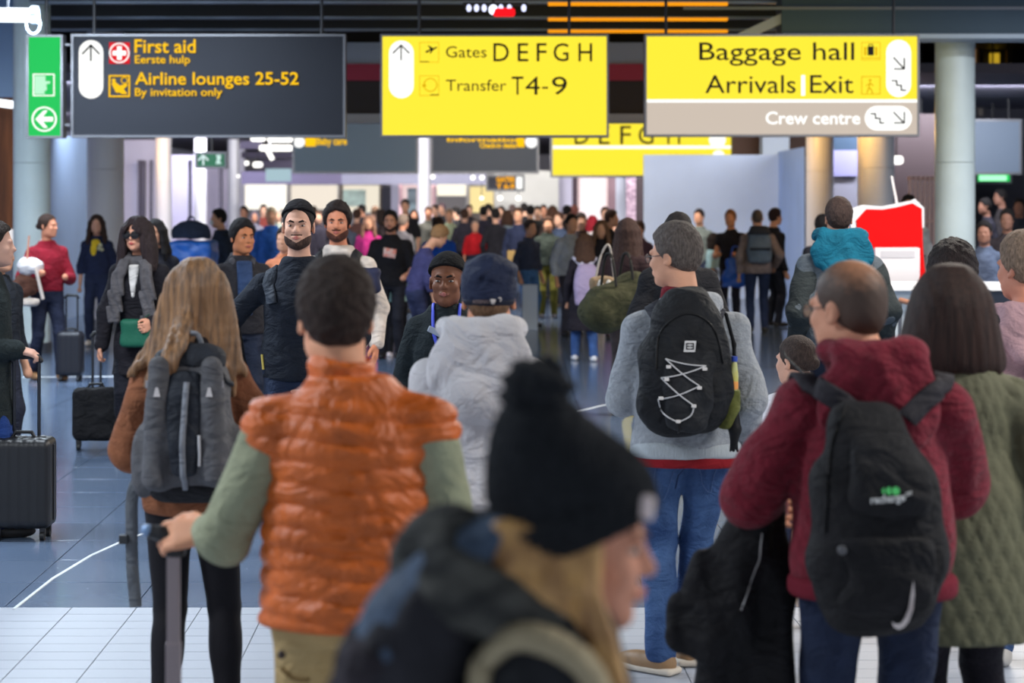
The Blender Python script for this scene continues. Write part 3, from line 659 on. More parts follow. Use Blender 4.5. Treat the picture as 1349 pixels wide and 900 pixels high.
# left wall panels between columns
wall('wall_panel_left', 66, 114, 176, 30.5, mat((172, 196, 232), .5, 0, 60, .12, .6), Y2=33); wall('wall_left_far', 163, 205, 184, 50, W_((214, 210, 232))); wall('wall_left_far', 226, 256, 204, 56, W_((206, 200, 228)))
wall('wall_left_far', 268, 300, 204, 61, W_((216, 206, 226))); wall('wall_left_far', 308, 322, 190, 62, W_((216, 214, 230)))
for i, (px, w_) in enumerate([(181, 4), (187, 3), (197, 2), (248, 3), (288, 4)]):
    box('door_post', (WX(px, 49), 49, 0), (WX(px + w_, 49), 49.2, 2.9), mat((96, 92, 116), .5)); o = bpy.data.objects['door_post' + (('.%03d' % i) if i else '')]; struct(o)
# wood wall at left edge; wall below glows, its brightness put into emission
o = wall('wall_wood_left', -60, 17, 128, 27.5, mat((150, 84, 40), .5, 0, 60, .4, 7, stretch=(3, 3, .2)), z0=WZ(302, 27.5))
wall('wall_glow_left', -60, 17, 302, 27.6, glow((238, 236, 240), .9)); wall('wall_low_left', -60, 17, 340, 27.4, W_((120, 120, 132)))
# back: shops and walls
def shop(px0, px1, py0, py1, Y, m, name='shop_front', label=None, frame=None):
    r = empty(name, (WX((px0 + px1) / 2, Y), Y, 0), 0, label, 'shop front', None); x = r.location.x
    box('glow_panel', (WX(px0, Y) - x, 0, WZ(py1, Y)), (WX(px1, Y) - x, .1, WZ(py0, Y)), m, r)  # shop wall glows: its lit look is put into the colour as emission
    if WZ(py1, Y) > .05: box('lower_wall', (WX(px0, Y) - x, -.05, 0), (WX(px1, Y) - x, .15, WZ(py1, Y)), W_((150, 146, 150)), r)
    fm = mat(frame or (210, 205, 205), .5)
    for a in (px0, px1): box('frame_post', (WX(a, Y) - x - .05, -.1, 0), (WX(a, Y) - x + .05, 0, WZ(py0, Y) + .1), fm, r)
    box('frame_head', (WX(px0, Y) - x - .05, -.1, WZ(py0, Y)), (WX(px1, Y) - x + .05, 0, WZ(py0, Y) + .1), fm, r); return r
shop(315, 380, 243, 276, 66, glow((255, 250, 238), 1.15), label='brightest far shop wall above the crowd at left of centre')
shop(382, 447, 244, 276, 67, glow((244, 232, 216), .95), label='cream far shop wall behind the capped bearded man')
s_ = shop(450, 502, 244, 280, 63, glow((246, 236, 216), .9), label='small far shop with framed picture right of the cream wall', frame=(100, 84, 70))
box('picture', (WX(452, 63) - s_.location.x, -.12, WZ(272, 63)), (WX(482, 63) - s_.location.x, -.02, WZ(250, 63)), mat((190, 214, 204), .3, var=.3, vscale=3), s_)
wall('wall_dark_door', 503, 515, 246, 62, W_((44, 44, 58))); wall('wall_back_mid', 515, 528, 240, 62, W_((170, 168, 190)))
s_ = shop(528, 572, 242, 285, 58, glow((244, 214, 214), .9), label='far shop with pink arch and grey window', frame=(240, 190, 196))
box('shop_window', (WX(537, 58) - s_.location.x, -.15, WZ(282, 58)), (WX(549, 58) - s_.location.x, -.01, WZ(248, 58)), mat((110, 128, 140), .2), s_)
shop(574, 616, 232, 258, 64, glow((255, 246, 224), 1.15), label='far shop with cream upper wall left of the small orange sign')
wall('wall_shop_cream', 574, 616, 257, 64.5, glow((240, 206, 176), .75)); shop(617, 652, 246, 280, 66, glow((250, 226, 160), 1.0), label='far shop with yellowish light beneath the small orange sign')  # cream wall glows too, light put in as emission
wall('wall_back_grey', 652, 736, 225, 60, W_((214, 212, 208))); wall('wall_back_violet', 736, 756, 225, 60.5, W_((196, 192, 216))); wall('wall_dark_post', 754, 761, 228, 59, W_((58, 42, 52)))
shop(762, 800, 228, 292, 61, glow((255, 238, 240), 1.15), label='bright pinkish white doorway left of the pale blue wall', frame=(236, 206, 206))
wall('wall_stripe', 801, 811, 225, 45, W_((120, 96, 106))); wall('wall_stripe', 811, 825, 225, 45, W_((158, 162, 178))); wall('wall_stripe', 825, 838, 225, 44.8, mat((204, 178, 196), .6, rgb2=(120, 96, 116), vscale=14)); wall('wall_stripe', 838, 849, 225, 44, W_((50, 40, 46)))
# soffit with bright lamps
wall('wall_soffit', 318, 450, 226, 56, W_((88, 82, 108)), z0=WZ(243, 56)); wall('wall_soffit', 450, 640, 228, 56, W_((118, 118, 138)), z0=WZ(243, 56))
box('sign_panel', (WX(350, 54), 54, WZ(239, 54)), (WX(383, 54), 54.1, WZ(222, 54)), glow((186, 216, 226), .75)); tag(bpy.data.objects['sign_panel'], 'small pale blue hanging panel under the far ceiling lamps', 'panel')
cyl('hanger', (WX(355, 54), 54.05, WZ(222, 54)), (WX(355, 54), 54.05, 3.8), .015, steel, None).parent = bpy.data.objects['sign_panel']
lampspec = [(330, 350, 182, 40, 'short white ceiling lamp at the left of the far lamp row'), (352, 386, 183, 40, 'long white ceiling lamp right under the dark sign'), (341, 386, 195, 43, 'long white ceiling lamp in the second far row'),
            (333, 346, 217, 50, 'small oval ceiling lamp in the lowest far row'), (322, 328, 215, 50, 'round ceiling lamp left of the small oval one'), (312, 316, 232, 55, 'tiny white lamp on the far left column'), (567, 573, 233, 52, 'round white lamp right of the grey post'),
            (620, 626, 234, 56, 'round lamp above the yellowish shop'), (632, 638, 234, 56, 'round lamp left of the small orange sign'), (656, 662, 261, 58, 'round lamp below the small orange sign'), (680, 686, 261, 58, 'round lamp right below the small orange sign'), (632, 637, 261, 58, 'lamp at left of the two round lamps below the orange sign'), (1172, 1190, 211, 32, 'oval white lamp behind the large right column')]
for (a, b, y, Y, l) in lampspec:
    r = empty('ceiling_light', (WX((a + b) / 2, Y), Y, WZ(y, Y)), 0, l, 'lamp', 'far ceiling lamps'); hw = (b - a) / 2 * Y / F; rr = min(hw, .07)
    s = S(); s.add(rbox((0, 0, 0), (hw, .06, rr), min(.055, rr * .9))); s.mesh('diffuser', .02 if hw < .3 else .03, glow((255, 252, 246), 2.0), r); cyl('stem', (0, 0, rr * .8), (0, 0, max(.1, 4.9 - WZ(y, Y)) if Y < 28 else max(.1, 3.78 - WZ(y, Y))), .012, steeld, r)
box('lamp_diag', (0, 0, 0), (.1, .1, .1), steel); bpy.data.objects.remove(bpy.data.objects['lamp_diag'])
r = empty('ceiling_light', (WX(357, 43), 43, WZ(205, 43)), 0, 'slanting white tube lamp hanging under the far lamp row', 'lamp', 'far ceiling lamps'); cyl('diffuser', (WX(352, 43) - WX(357, 43), 0, .14), (WX(359, 43) - WX(357, 43), 0, -.09), .05, glow((255, 252, 246), 2.0), r)
# dark service ceiling pieces behind the left signs
for (a, b, y0, y1, Y) in [(316, 345, 186, 196, 46), (318, 386, 200, 208, 52), (340, 384, 210, 222, 53)]:
    o = struct(box('trim_duct', (WX(a, Y), Y, WZ(y1, Y)), (WX(b, Y), Y + .4, WZ(y0, Y)), W_((84, 78, 100)))); o.name = 'trim_9'
# pale blue wall, right of centre
wall('wall_pale_blue', 848, 1026, 204, 38, mat((206, 216, 236), .55, 0, 60, .05, 1)); wall('wall_pale_blue_return', 1026, 1060, 200, 38, mat((166, 190, 236), .5, 0, 60, .08, 1), Y2=34.5)
struct(box('trim_10', (WX(965, 39), 39, WZ(205, 39)), (WX(1062, 39), 39.1, WZ(160, 39)), W_((84, 58, 44)))); struct(box('trim_11', (WX(1004, 38.5), 38.4, WZ(204, 38.5)), (WX(1039, 38.5), 38.9, WZ(150, 38.5)), W_((206, 214, 226))))
wall('wall_violet_right', 1098, 1131, 198, 33, W_((150, 146, 190)), z0=WZ(232, 33)); wall('wall_lilac_right', 1098, 1131, 232, 33.1, W_((140, 138, 152)))
struct(box('trim_12', (WX(1098, 33), 33, WZ(198, 33)), (WX(1131, 33), 33.1, WZ(180, 33)), W_((60, 78, 100))))
wall('wall_brown_right', 1178, 1235, 150, 33, W_((60, 48, 50)), z0=0)
fe = empty('slatted_screen', (0, 30, 0), 0, 'pale pink slatted screen between the red panel and the large right column', 'screen')
for i in range(6): box('slat', (WX(1198 + i * 6.2, 30), 0, 0), (WX(1202 + i * 6.2, 30), .05, WZ(232, 30)), mat((222, 182, 172), .5), fe)
for z in (1.55, 2.2): box('rail', (WX(1197, 30), .05, z), (WX(1236, 30), .09, z + .05), mat((206, 160, 150), .5), fe)
wall('wall_dark_right', 1283, 1420, 40, 40, W_((40, 40, 50))); 
for i, (a, b, c, y0, y1) in enumerate([(1292, 1298, (150, 110, 70), 60, 140), (1318, 1330, (196, 160, 40), 66, 98), (1340, 1346, (120, 100, 80), 60, 110), (1302, 1308, (90, 84, 80), 60, 150)]):
    o = struct(box('trim_13', (WX(a, 39), 39.8, WZ(y1, 39)), (WX(b, 39), 39.9, WZ(y0, 39)), glow(c, .8) if i < 2 else W_(c)))
# ---------------------------------------------------------------- signs
frame_m = mat((112, 112, 116), .4, metal=.7); YELLOW = (255, 232, 58); white_e = glow((255, 255, 252), 1.15); blk = mat((24, 18, 12), .6)
def sign(px0, px1, py0, py1, Y, m, label, rods=(), th=.16, name='hanging_sign', group='overhead direction signs'):
    zc = WZ(py0, Y); r = empty(name, (0, Y, zc), 0, label, 'sign', group)
    x0, x1, z1, z0 = WX(px0, Y), WX(px1, Y), 0, WZ(py1, Y) - zc; e = .025 * Y / 22
    box('face', (x0 + e, 0, z0 + e), (x1 - e, th, z1 - e), m, r)
    bm = bmesh.new()
    for lo, hi in [((x0, -.02, z0), (x0 + e, th + .02, z1)), ((x1 - e, -.02, z0), (x1, th + .02, z1)), ((x0 + e, -.02, z0), (x1 - e, th + .02, z0 + e)), ((x0 + e, -.02, z1 - e), (x1 - e, th + .02, z1))]: bbox_bm(bm, lo, hi)
    bmobj('frame', bm, frame_m, r)
    for p in rods: cyl('hanger_rod', (WX(p, Y), th / 2, 0), (WX(p, Y), th / 2, 4.98 - zc), .018, mat((30, 30, 34), .5), r)
    return r, Y, zc
class SG:
    def __init__(s, t): s.r, s.Y, s.zc = t
    def x(s, p): return WX(p, s.Y)
    def z(s, p): return WZ(p, s.Y) - s.zc
    def text(s, st, a, b, c, d, m, off=0, name='lettering'): return text(name, st, s.x(a), s.x(b), s.z(d), s.z(c), -.012, m, s.r, off)
    def rect(s, a, b, c, d, m, name='panel', y=-.008, t=.008): return box(name, (s.x(a), y, s.z(d)), (s.x(b), y + t, s.z(c)), m, s.r)
    def pill(s, a, b, c, d, m, name='arrow_field', y=-.008):
        x0, x1, z0, z1 = s.x(a), s.x(b), s.z(d), s.z(c); r = min(x1 - x0, z1 - z0) / 2; pts = []
        for cx, cz, t0 in ((x1 - r, z1 - r, 0), (x0 + r, z1 - r, 90), (x0 + r, z0 + r, 180), (x1 - r, z0 + r, 270)):
            for t in range(0, 91, 15): an_ = math.radians(t0 + t); pts.append((cx + r * math.cos(an_), cz + r * math.sin(an_)))
        return prism(name, pts, y, y + .008, m, s.r)
    def line(s, pts, wd, m, name='arrow', y=-.018):
        bm = bmesh.new()
        for i in range(len(pts) - 1):
            a = Vector((s.x(pts[i][0]), 0, s.z(pts[i][1]))); b = Vector((s.x(pts[i + 1][0]), 0, s.z(pts[i + 1][1]))); d = (b - a).normalized(); n = Vector((-d.z, 0, d.x)) * wd / 2 * s.Y / F; e = d * wd * .3 * s.Y / F
            a, b = a - e, b + e; q = [bm.verts.new(p + Vector((0, yy, 0))) for yy in (y, y + .009) for p in (a + n, b + n, b - n, a - n)]
            for f_ in ((0, 1, 2, 3), (7, 6, 5, 4), (0, 4, 5, 1), (1, 5, 6, 2), (2, 6, 7, 3), (3, 7, 4, 0)): bm.faces.new([q[k] for k in f_])
        bmesh.ops.recalc_face_normals(bm, faces=bm.faces); return bmobj(name, bm, m, s.r)
    def poly(s, pts, m, name='pictogram', y=-.012): return prism(name, [(s.x(a), s.z(b)) for a, b in pts], y, y + .008, m, s.r)
    def disc(s, cx, cy, r, m, name='pictogram', y=-.012, ring=None):
        if ring: return s.line([(cx + r * math.cos(t), cy + r * math.sin(t)) for t in np.linspace(0, 6.2832, 25)], ring, m, name, y)
        return s.poly([(cx + r * math.cos(t), cy + r * math.sin(t)) for t in np.linspace(0, 6.2832, 25)[:-1]], m, name, y)
gy = glow((255, 198, 20), 1.05); dk = mat((30, 32, 39), .65, 0, 60, .03, 3)
# dark sign, first aid
a = SG(sign(94, 455, 45, 181, 22, dk, 'dark grey overhead sign reading First aid and Airline lounges 25-52', (122, 423)))
a.pill(104, 136, 53, 130, white_e); a.line([(120, 80), (120, 60)], 2.4, blk); a.line([(109, 71), (120, 59.5), (131, 71)], 2.4, blk)
a.rect(144, 171, 56, 84, glow((225, 20, 34), .95), 'red_square'); a.disc(157.5, 70, 12.6, white_e, ring=1.6, y=-.02); a.rect(154.5, 160.5, 61, 79, white_e, 'white_cross', y=-.016); a.rect(148.5, 166.5, 67, 73, white_e, 'white_cross', y=-.0165)
a.text('First aid', 177.5, 258, 52, 70, gy, .012); a.text('Eerste hulp', 178, 250.5, 73, 87, gy, .01)
a.line([(144.5, 100), (170.5, 100), (170.5, 127), (144.5, 127), (144.5, 100)], 2, gy, 'pictogram_frame', -.016)
a.poly([(147, 110), (151, 107), (158, 113), (167, 110), (168, 113), (163, 117), (168, 124), (161, 124), (158, 122), (153, 122)], gy); a.disc(150, 106, 2.4, gy); a.disc(164, 106, 4, gy, ring=1)
a.text('Airline lounges 25-52', 178, 393.5, 95, 117, gy, .012); a.text('By invitation only', 178, 293, 116, 130, gy, .01)
# yellow gates sign
ye = glow(YELLOW, 1.0); yd = glow((226, 178, 10), .95)
a = SG(sign(501, 802, 45, 181, 22, ye, 'yellow overhead sign reading Gates DEFGH and Transfer T4-9', (552, 750)))
a.pill(512.5, 545, 53.5, 129.5, white_e); a.line([(528.5, 79), (528.5, 60)], 2, blk); a.line([(518, 70), (528.5, 59.5), (539, 70)], 2, blk)
a.line([(553, 56), (578, 56), (578, 82), (553, 82), (553, 56)], .8, yd, 'pictogram_frame'); a.poly([(560, 68), (567, 64.5), (563, 60), (565, 60), (571, 63.5), (575, 61.5), (576, 63), (571, 66), (567, 71), (566, 71), (567.5, 66.5), (562, 70)], blk); a.line([(554, 81.5), (565, 81.5)], 1.3, blk, 'pictogram_line')
a.text('Gates', 587.5, 641, 61, 76, blk); [a.text(c_, p_, q_, 57, 81, blk, .002) for c_, p_, q_ in (('D', 650, 670.5), ('E', 682, 696), ('F', 707, 720), ('G', 729, 749), ('H', 762, 780))]
a.line([(553, 100), (578, 100), (578, 126), (553, 126), (553, 100)], .8, yd, 'pictogram_frame'); a.disc(567, 112, 8.5, yd, ring=1.4); a.poly([(556, 112), (560, 110), (562, 114), (557, 115)], yd); a.line([(567, 125), (578, 125)], 1.3, blk, 'pictogram_line')
a.text('Transfer', 587.5, 667, 105, 120, blk); a.text('T', 674, 689.5, 101, 125, blk); a.text('4', 692, 711, 101, 125, blk); a.rect(714, 722, 114.5, 117, blk, 'lettering', y=-.014); a.text('9', 727, 747, 101, 125, blk)
# yellow baggage sign
a = SG(sign(849, 1211, 45, 180, 22, ye, 'yellow and beige overhead sign reading Baggage hall, Arrivals Exit and Crew centre', (878, 1179)))
a.rect(852, 1208, 134, 177, glow((206, 192, 178), .95), 'beige_band'); a.rect(852, 1208, 131, 135, white_e, 'white_line', y=-.011)
a.text('Baggage hall', 921, 1125, 56, 87, blk, .002); a.text('Arrivals', 929, 1048, 99, 123, blk, .002); a.text('Exit', 1067, 1124, 99, 123, blk, .002)
a.rect(1055.5, 1060.5, 99, 126, white_e, 'white_divider')
a.line([(1135, 56), (1159, 56), (1159, 79), (1135, 79), (1135, 56)], .7, yd, 'pictogram_frame'); a.rect(1143, 1151, 61, 73, blk, 'pictogram_case'); a.line([(1144.5, 61), (1144.5, 58.5), (1149.5, 58.5), (1149.5, 61)], .9, blk, 'pictogram_handle'); a.rect(1138.5, 1141, 62, 73, yd, 'pictogram_case'); a.rect(1153, 1155.5, 62, 73, yd, 'pictogram_case'); a.line([(1136, 76.5), (1158, 76.5)], 1, yd, 'pictogram_line')
a.line([(1135, 101), (1159, 101), (1159, 124), (1135, 124), (1135, 101)], 1, yd, 'pictogram_frame'); a.disc(1146, 106, 1.8, yd); a.line([(1146, 109), (1144.5, 115), (1148, 119), (1149, 123)], 1.6, yd, 'pictogram'); a.line([(1144.5, 115), (1142, 122)], 1.6, yd, 'pictogram'); a.line([(1141, 113), (1146, 109.5), (1150, 113)], 1.3, yd, 'pictogram')
a.pill(1167.5, 1200, 52.5, 128, white_e); a.line([(1177, 76), (1190.5, 90.5)], 2, blk); a.line([(1178, 91), (1191, 91), (1191, 77)], 2, blk); a.line([(1175, 106.5), (1181, 106.5), (1181, 112.5), (1187, 112.5), (1187, 119), (1193, 119)], 2, blk, 'stair_symbol')
a.text('Crew centre', 1008.5, 1133, 147, 164, white_e, .016); a.pill(1139, 1201, 139.5, 172, white_e, y=-.014); a.line([(1147, 150), (1153, 150), (1153, 156), (1159, 156), (1159, 162), (1164, 162)], 2, blk, 'stair_symbol'); a.line([(1177, 148), (1190, 161.5)], 2, blk); a.line([(1178, 162), (1191, 162), (1191, 148)], 2, blk)
# green exit sign
a = SG(sign(35, 83, 46, 182, 21.9, glow((38, 196, 92), 1.0), 'tall green emergency exit sign with white arrow, left of the dark sign', (59,)))
a.line([(44.5, 98), (71.5, 98), (71.5, 126), (44.5, 126), (44.5, 98)], 1.4, white_e, 'pictogram_frame'); a.poly([(46, 100), (60, 100), (60, 107), (66, 107), (66, 110), (61, 111), (62, 118), (58, 121), (60, 124), (46, 124)], glow((190, 244, 208), 1.0))
a.disc(58.5, 157, 15.5, white_e, ring=2); a.poly([(47, 157), (58, 145.5), (63, 145.5), (56.5, 154), (70, 154), (70, 160), (56.5, 160), (63, 168.5), (58, 168.5)], white_e, 'arrow')
box('side_bracket', (a.x(84), .04, a.z(60)), (a.x(91), .12, a.z(57)), frame_m, a.r); box('side_bracket', (a.x(84), .04, a.z(166)), (a.x(91), .12, a.z(163)), frame_m, a.r)
# second row of signs
g2m = mat((74, 92, 106), .45)
a = SG(sign(385, 551, 140, 229, 40, g2m, 'grey far sign reading Baby care, between the dark and the yellow sign', (400, 536), group='far direction signs'))
a.disc(394, 187, 7.5, white_e, 'white_disc'); a.rect(402, 416, 179.5, 193, gy, 'yellow_pictogram'); a.text('Baby care', 417, 457, 181, 194, gy, .02)
a = SG(sign(567, 710, 140, 229, 40, mat((54, 62, 76), .45), 'dark far sign with a line of yellow lettering under the gates sign', (582, 696), group='far direction signs'))
a.text('Information', 589, 688, 181, 187, gy, .03); a.text('Check-in desks', 632, 680, 188, 195, gy, .03); a.rect(681, 691, 181, 194, gy, 'yellow_pictogram'); a.disc(700, 187, 8, white_e, 'white_disc')
a = SG(sign(725, 966, 150, 234, 40, ye, 'yellow far sign reading DEFGH, lower right of the gates sign', (745, 940), group='far direction signs'))
[a.text(c_, p_, q_, 166, 190, blk, .002) for c_, p_, q_ in (('D', 757, 776), ('E', 789, 803), ('F', 817, 831), ('G', 841, 861), ('H', 879, 896))]; a.rect(728, 963, 192, 196, white_e, 'white_line'); a.pill(938, 955, 198, 228, white_e); a.disc(945, 184, 11, white_e, 'white_disc'); a.text('Information', 882, 927, 202, 206, yd); a.text('Transfer', 864, 892, 219, 224, yd); a.text('T4-5', 898, 930, 216, 225, yd, .01)
sign(1201, 1346, 157, 230, 36, mat((106, 120, 138), .45), 'blank grey-blue far sign behind the large right column', (1215, 1330), group='far direction signs')
a = SG(sign(1285, 1333, 227, 242, 38, glow((30, 200, 90), 1.1), 'small green lit exit sign hanging right of the large column', (1309,), group='small green signs')); a.rect(1290, 1326, 231, 238, glow((170, 255, 200), 1.2), 'white_symbol')
a = SG(sign(257, 299, 200, 222, 34, mat((16, 96, 60), .4), 'small green sign with white up arrow below the dark sign', (278,), group='small green signs')); a.line([(268, 217), (268, 206)], 2, mat((220, 235, 225), .5)); a.line([(262, 211), (268, 204.5), (274, 211)], 2, mat((220, 235, 225), .5)); a.poly([(285, 204), (291, 204), (291, 210), (289, 211), (292, 216), (284, 216), (286, 210)], mat((190, 215, 200), .5))
a = SG(sign(640, 691, 230, 252, 52, mat((40, 40, 60), .5), 'tiny far sign with orange lettering and white disc above the crowd', (665,), group='far direction signs')); a.text('GATES', 654, 678, 233, 240, glow((255, 176, 20), 1.1), .04); a.text('T 6-9', 654, 678, 242, 249, glow((255, 176, 20), 1.1), .04); a.pill(680, 690, 231, 251, white_e)
# suspended cluster of small lamps and a red aircraft-like light at top centre
r = empty('lamp_cluster', (WX(650, 23), 22.9, WZ(14, 23)), 0, 'cluster of small white lamps with one red light above the gates sign', 'lamp')
for i, px in enumerate([618, 628, 638, 660, 671, 690]): s = S(); s.add(ell((0, 0, 0), (.03, .03, .045))); o = s.mesh('small_lamp', .015, glow((215, 220, 255), 1.6), r); o.location = (WX(px, 23) - r.location.x, 0, .02)
s = S(); s.add(rbox((0, 0, 0), (.13, .05, .05), .03)); o = s.mesh('red_light', .02, glow((235, 20, 30), 1.3), r); o.location = (WX(664, 23) - r.location.x, 0, -.03)
s = S(); s.add(ell((0, 0, 0), (.055, .05, .06))); o = s.mesh('white_light', .015, glow((230, 235, 255), 2), r); o.location = (WX(650, 23) - r.location.x, 0, .0)
box('mount_bar', (-.35, .03, .05), (.4, .07, .09), steeld, r); cyl('stem', (0, .05, .09), (0, .05, 1.0), .015, steeld, r)
# ---------------------------------------------------------------- red panel and counters, right
Y = 19.5; rp = empty('red_panel_stand', (0, Y, 0), 0, 'tall bright red panel with white upper edge, standing on the counter at right', 'display panel')
pts = [(1129, 302), (1128, 291), (1136, 282), (1142, 275.5), (1164, 276), (1182, 273), (1202, 268), (1214, 275), (1215, 320), (1217, 350), (1221, 372), (1206, 378), (1206, 373), (1150, 373)]
prism('red_board', [(WX(p, Y), WZ(q, Y)) for p, q in pts], -.02, .05, mat((202, 0, 4), .95), rp)
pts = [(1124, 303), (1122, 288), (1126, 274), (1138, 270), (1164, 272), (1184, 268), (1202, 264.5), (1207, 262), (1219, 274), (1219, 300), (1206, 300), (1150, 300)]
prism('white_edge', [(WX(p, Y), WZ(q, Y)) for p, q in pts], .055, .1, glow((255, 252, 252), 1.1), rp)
o = box('white_cabinet', (WX(1150, Y), -.12, WZ(373, Y)), (WX(1209, Y), -.025, WZ(326, Y)), mat((206, 204, 210), .5), rp, .02); box('cabinet_grille', (WX(1157, Y), -.128, WZ(339, Y)), (WX(1202, Y), -.12, WZ(330, Y)), mat((176, 176, 184), .5), o)
cyl('thin_pole', (WX(1184, Y), .1, WZ(268, Y)), (WX(1177, Y), .1, WZ(232, Y)), .012, mat((226, 222, 222), .4), rp); box('foot', (WX(1135, Y), -.1, 0), (WX(1219, Y), .1, WZ(373, Y)), mat((150, 150, 158), .5), rp)
Y = 18.6; ct = empty('counter', (0, Y, 0), 0, 'long counter with white top and pale glass front at right', 'counter')
box('counter_top', (WX(1140, Y), -.3, WZ(381, Y)), (WX(1420, Y), .5, WZ(374, Y)), mat((232, 236, 242), .3), ct)
box('glass_front', (WX(1145, Y), -.2, .1), (WX(1290, Y), -.17, WZ(381, Y)), mat((196, 208, 218), .15, alpha=.85), ct); box('counter_body', (WX(1145, Y), -.1, 0), (WX(1420, Y), .45, WZ(382, Y)), mat((168, 180, 194), .5), ct)
box('dark_front', (WX(1292, Y), -.2, .1), (WX(1420, Y), -.12, WZ(383, Y)), mat((50, 58, 74), .3), ct)
cyl('brown_handrail', (WX(1172, Y), -.5, WZ(392, Y)), (WX(1216, Y), -.9, WZ(404, Y)), .025, mat((150, 104, 80), .4), ct)
cyl('rail_post', (WX(1216, Y), -.9, WZ(404, Y)), (WX(1216, Y), -.9, 0), .02, steel, ct); cyl('rail_post', (WX(1172, Y), -.5, WZ(392, Y)), (WX(1172, Y), -.5, 0), .02, steel, ct)
# ------------------------------------------------------------------ bags
FRONT = []
def shoulder_strap(a, par, q, m, zt=None, wd=.055, xo=.10, name='shoulder_strap', surf=None, back=-.2, low=False, xb=None, th=.012, path=None):
    u = a.u; zt = zt or 1.40 * u; xb = xb or .06
    pts = [(q * xb, back, zt), (q * xo * .85, -.10, 1.44 * u), (q * xo, -.03, 1.465 * u), (q * xo, .05, 1.44 * u), (q * (xo + .015), .12, 1.36 * u), (q * (xo + .03), .17, 1.28 * u)]
    if low: pts += [(q * (xo + .07), .13, 1.14 * u), (q * (xo + .10), .0, 1.06 * u), (q * (xo + .06), -.10, 1.02 * u)]
    if path: pts = [(q * x_, y_, z_) for x_, y_, z_ in path]
    P_, N_ = onsurf(surf or a.top, smooth_pts(pts, 5), .004); P_ = P_ - np.array(par.location - a.root.location) * (a.rz == 0); return ribbon(name, P_, N_, wd, th, m, par)
def side_strap(name, pts, surf, wd, m, par, th=.006, off=.003, n=5):
    if surf in FRONT: P_ = onfront(surf, smooth_pts(pts, n), off); N_ = [(0, -1, 0)] * len(P_)
    else: P_, N_ = onsurf(surf, smooth_pts(pts, n), off)
    return ribbon(name, P_, N_, wd, th, m, par)
def cord(name, pts, surf, r, m, par, n=5, off=.003):
    q_ = smooth_pts(pts, n) if n > 1 else pts
    P_ = onfront(surf, q_, off) if surf in FRONT else onsurf(surf, q_, off)[0]
    return tube(name, P_, r, m, par, 6)
def decal(o, surf, off=.003):
    """press a flat mesh made in the XZ plane onto a surface"""
    me = o.data; v = np.zeros(len(me.vertices) * 3); me.vertices.foreach_get('co', v); v = v.reshape(-1, 3); P = v.copy(); y0 = P[:, 1].min(); dy = P[:, 1] - y0
    q = P.copy(); lo = np.full(len(P), -.6); hi = np.full(len(P), 0.0)
    f = lambda yy: surf.eval(np.stack([P[:, 0], yy, P[:, 2]], 1)) - off
    yy = np.full(len(P), -.55)
    for _ in range(40): yy = yy + np.clip(f(yy), 0, .05) * .8
    q[:, 1] = yy - .002 + dy; me.vertices.foreach_set('co', q.ravel()); me.update(); return o
def pack_mesh(par, sl, m, n=2.8, h=.008, name='main_body', fd=.004, seed=1, extra=None):
    s = S(); s.add(loft(sl, n=n, rnd=.03))
    if extra: extra(s)
    if fd: s.disp(folds(fd, 13, 10, seed))
    return s, s.mesh(name, h, m, par)
def sleeves(a, m, r=1.0, off=.02, start=0.0, name='sleeve', end=.97):
    for q in (-1, 1):
        u = a.u; s = S(); E0, W0, S0 = a.el[q], a.wr[q], a.sh[q]; e1 = E0 + (W0 - E0) * end
        s.chain([S0, E0, e1], [(.056 * u + off) * r, (.05 * u + off) * r, (.032 * u + off) * r], .02); s.disp(folds(.006, 12, 12, q + 2)); s.mesh(name, a.toph, m, a.root)
# ------------------------------------------------------------------ A: woman with the grey backpack
A = person(252, 342, 6.75, H=1.68, w=.92, h=.0075, fem=True, hair=None, topcol=(134, 84, 58), topw=.022, hem=.815, botm=mat((22, 20, 25), .8, .2, 120, .15), bfit=.003, legw=1.05, hoff=(.02, 0), topfold=.008,
           lhand=(-.15, .24, 1.06), rhand=(.17, .24, 1.06), lpole=(-.45, -.8, -.8), rpole=(.8, -.5, -.8), feet=((-.10, .0), (.12, .05)), sleever=1.12, botname='leggings', skin=(214, 164, 138),
           label='woman with long light brown hair in brown sweater and black leggings wearing grey backpack')
def longhair(a, m, ends, w0=.085, name='hair', amp=.0028, seed=3, cutface=True, N=15):
    hs, hf = a.hs, a.hf; s = S(); g = lambda v: np.array(v) * hs
    s.add(ell(g((0, -.012, .042)), tuple(v * hs for v in (w0, .106, .100)), hf)); rnd = random.Random(seed)
    for (sx, sy, pts, r0, r1) in ends:
        pp = [(sx * .5, sy * .5, .10), (sx, sy, .03)] + list(pts); rr = [.022, .03] + [r0 + (r1 - r0) * i / max(1, len(pts) - 1) for i in range(len(pts))]
        sp = smooth_pts(pp, 3); rs = np.interp(np.linspace(0, len(pp) - 1, len(sp)), range(len(pp)), rr)
        s.chain([g(p) for p in sp], [v * hs for v in rs], .02, hf)
    def lw(X, Y, Z):
        x, y, z = hf.loc(X, Y, Z); t = x * 95 + 1.3 * np.sin(z * 9) + 2 * z; return amp * (np.sin(t) + .6 * np.sin(t * 2.3 + 1)) * np.clip(1.2 - z * 4, .4, 1)
    s.disp(lw)
    if cutface: s.sub(ell(g((0, .085, -.045)), (.058 * hs, .075 * hs, .118 * hs), hf), .012)
    o = s.mesh(name, min(a.h, .006), m, a.root); a.hairs = s; return o
E_ = []
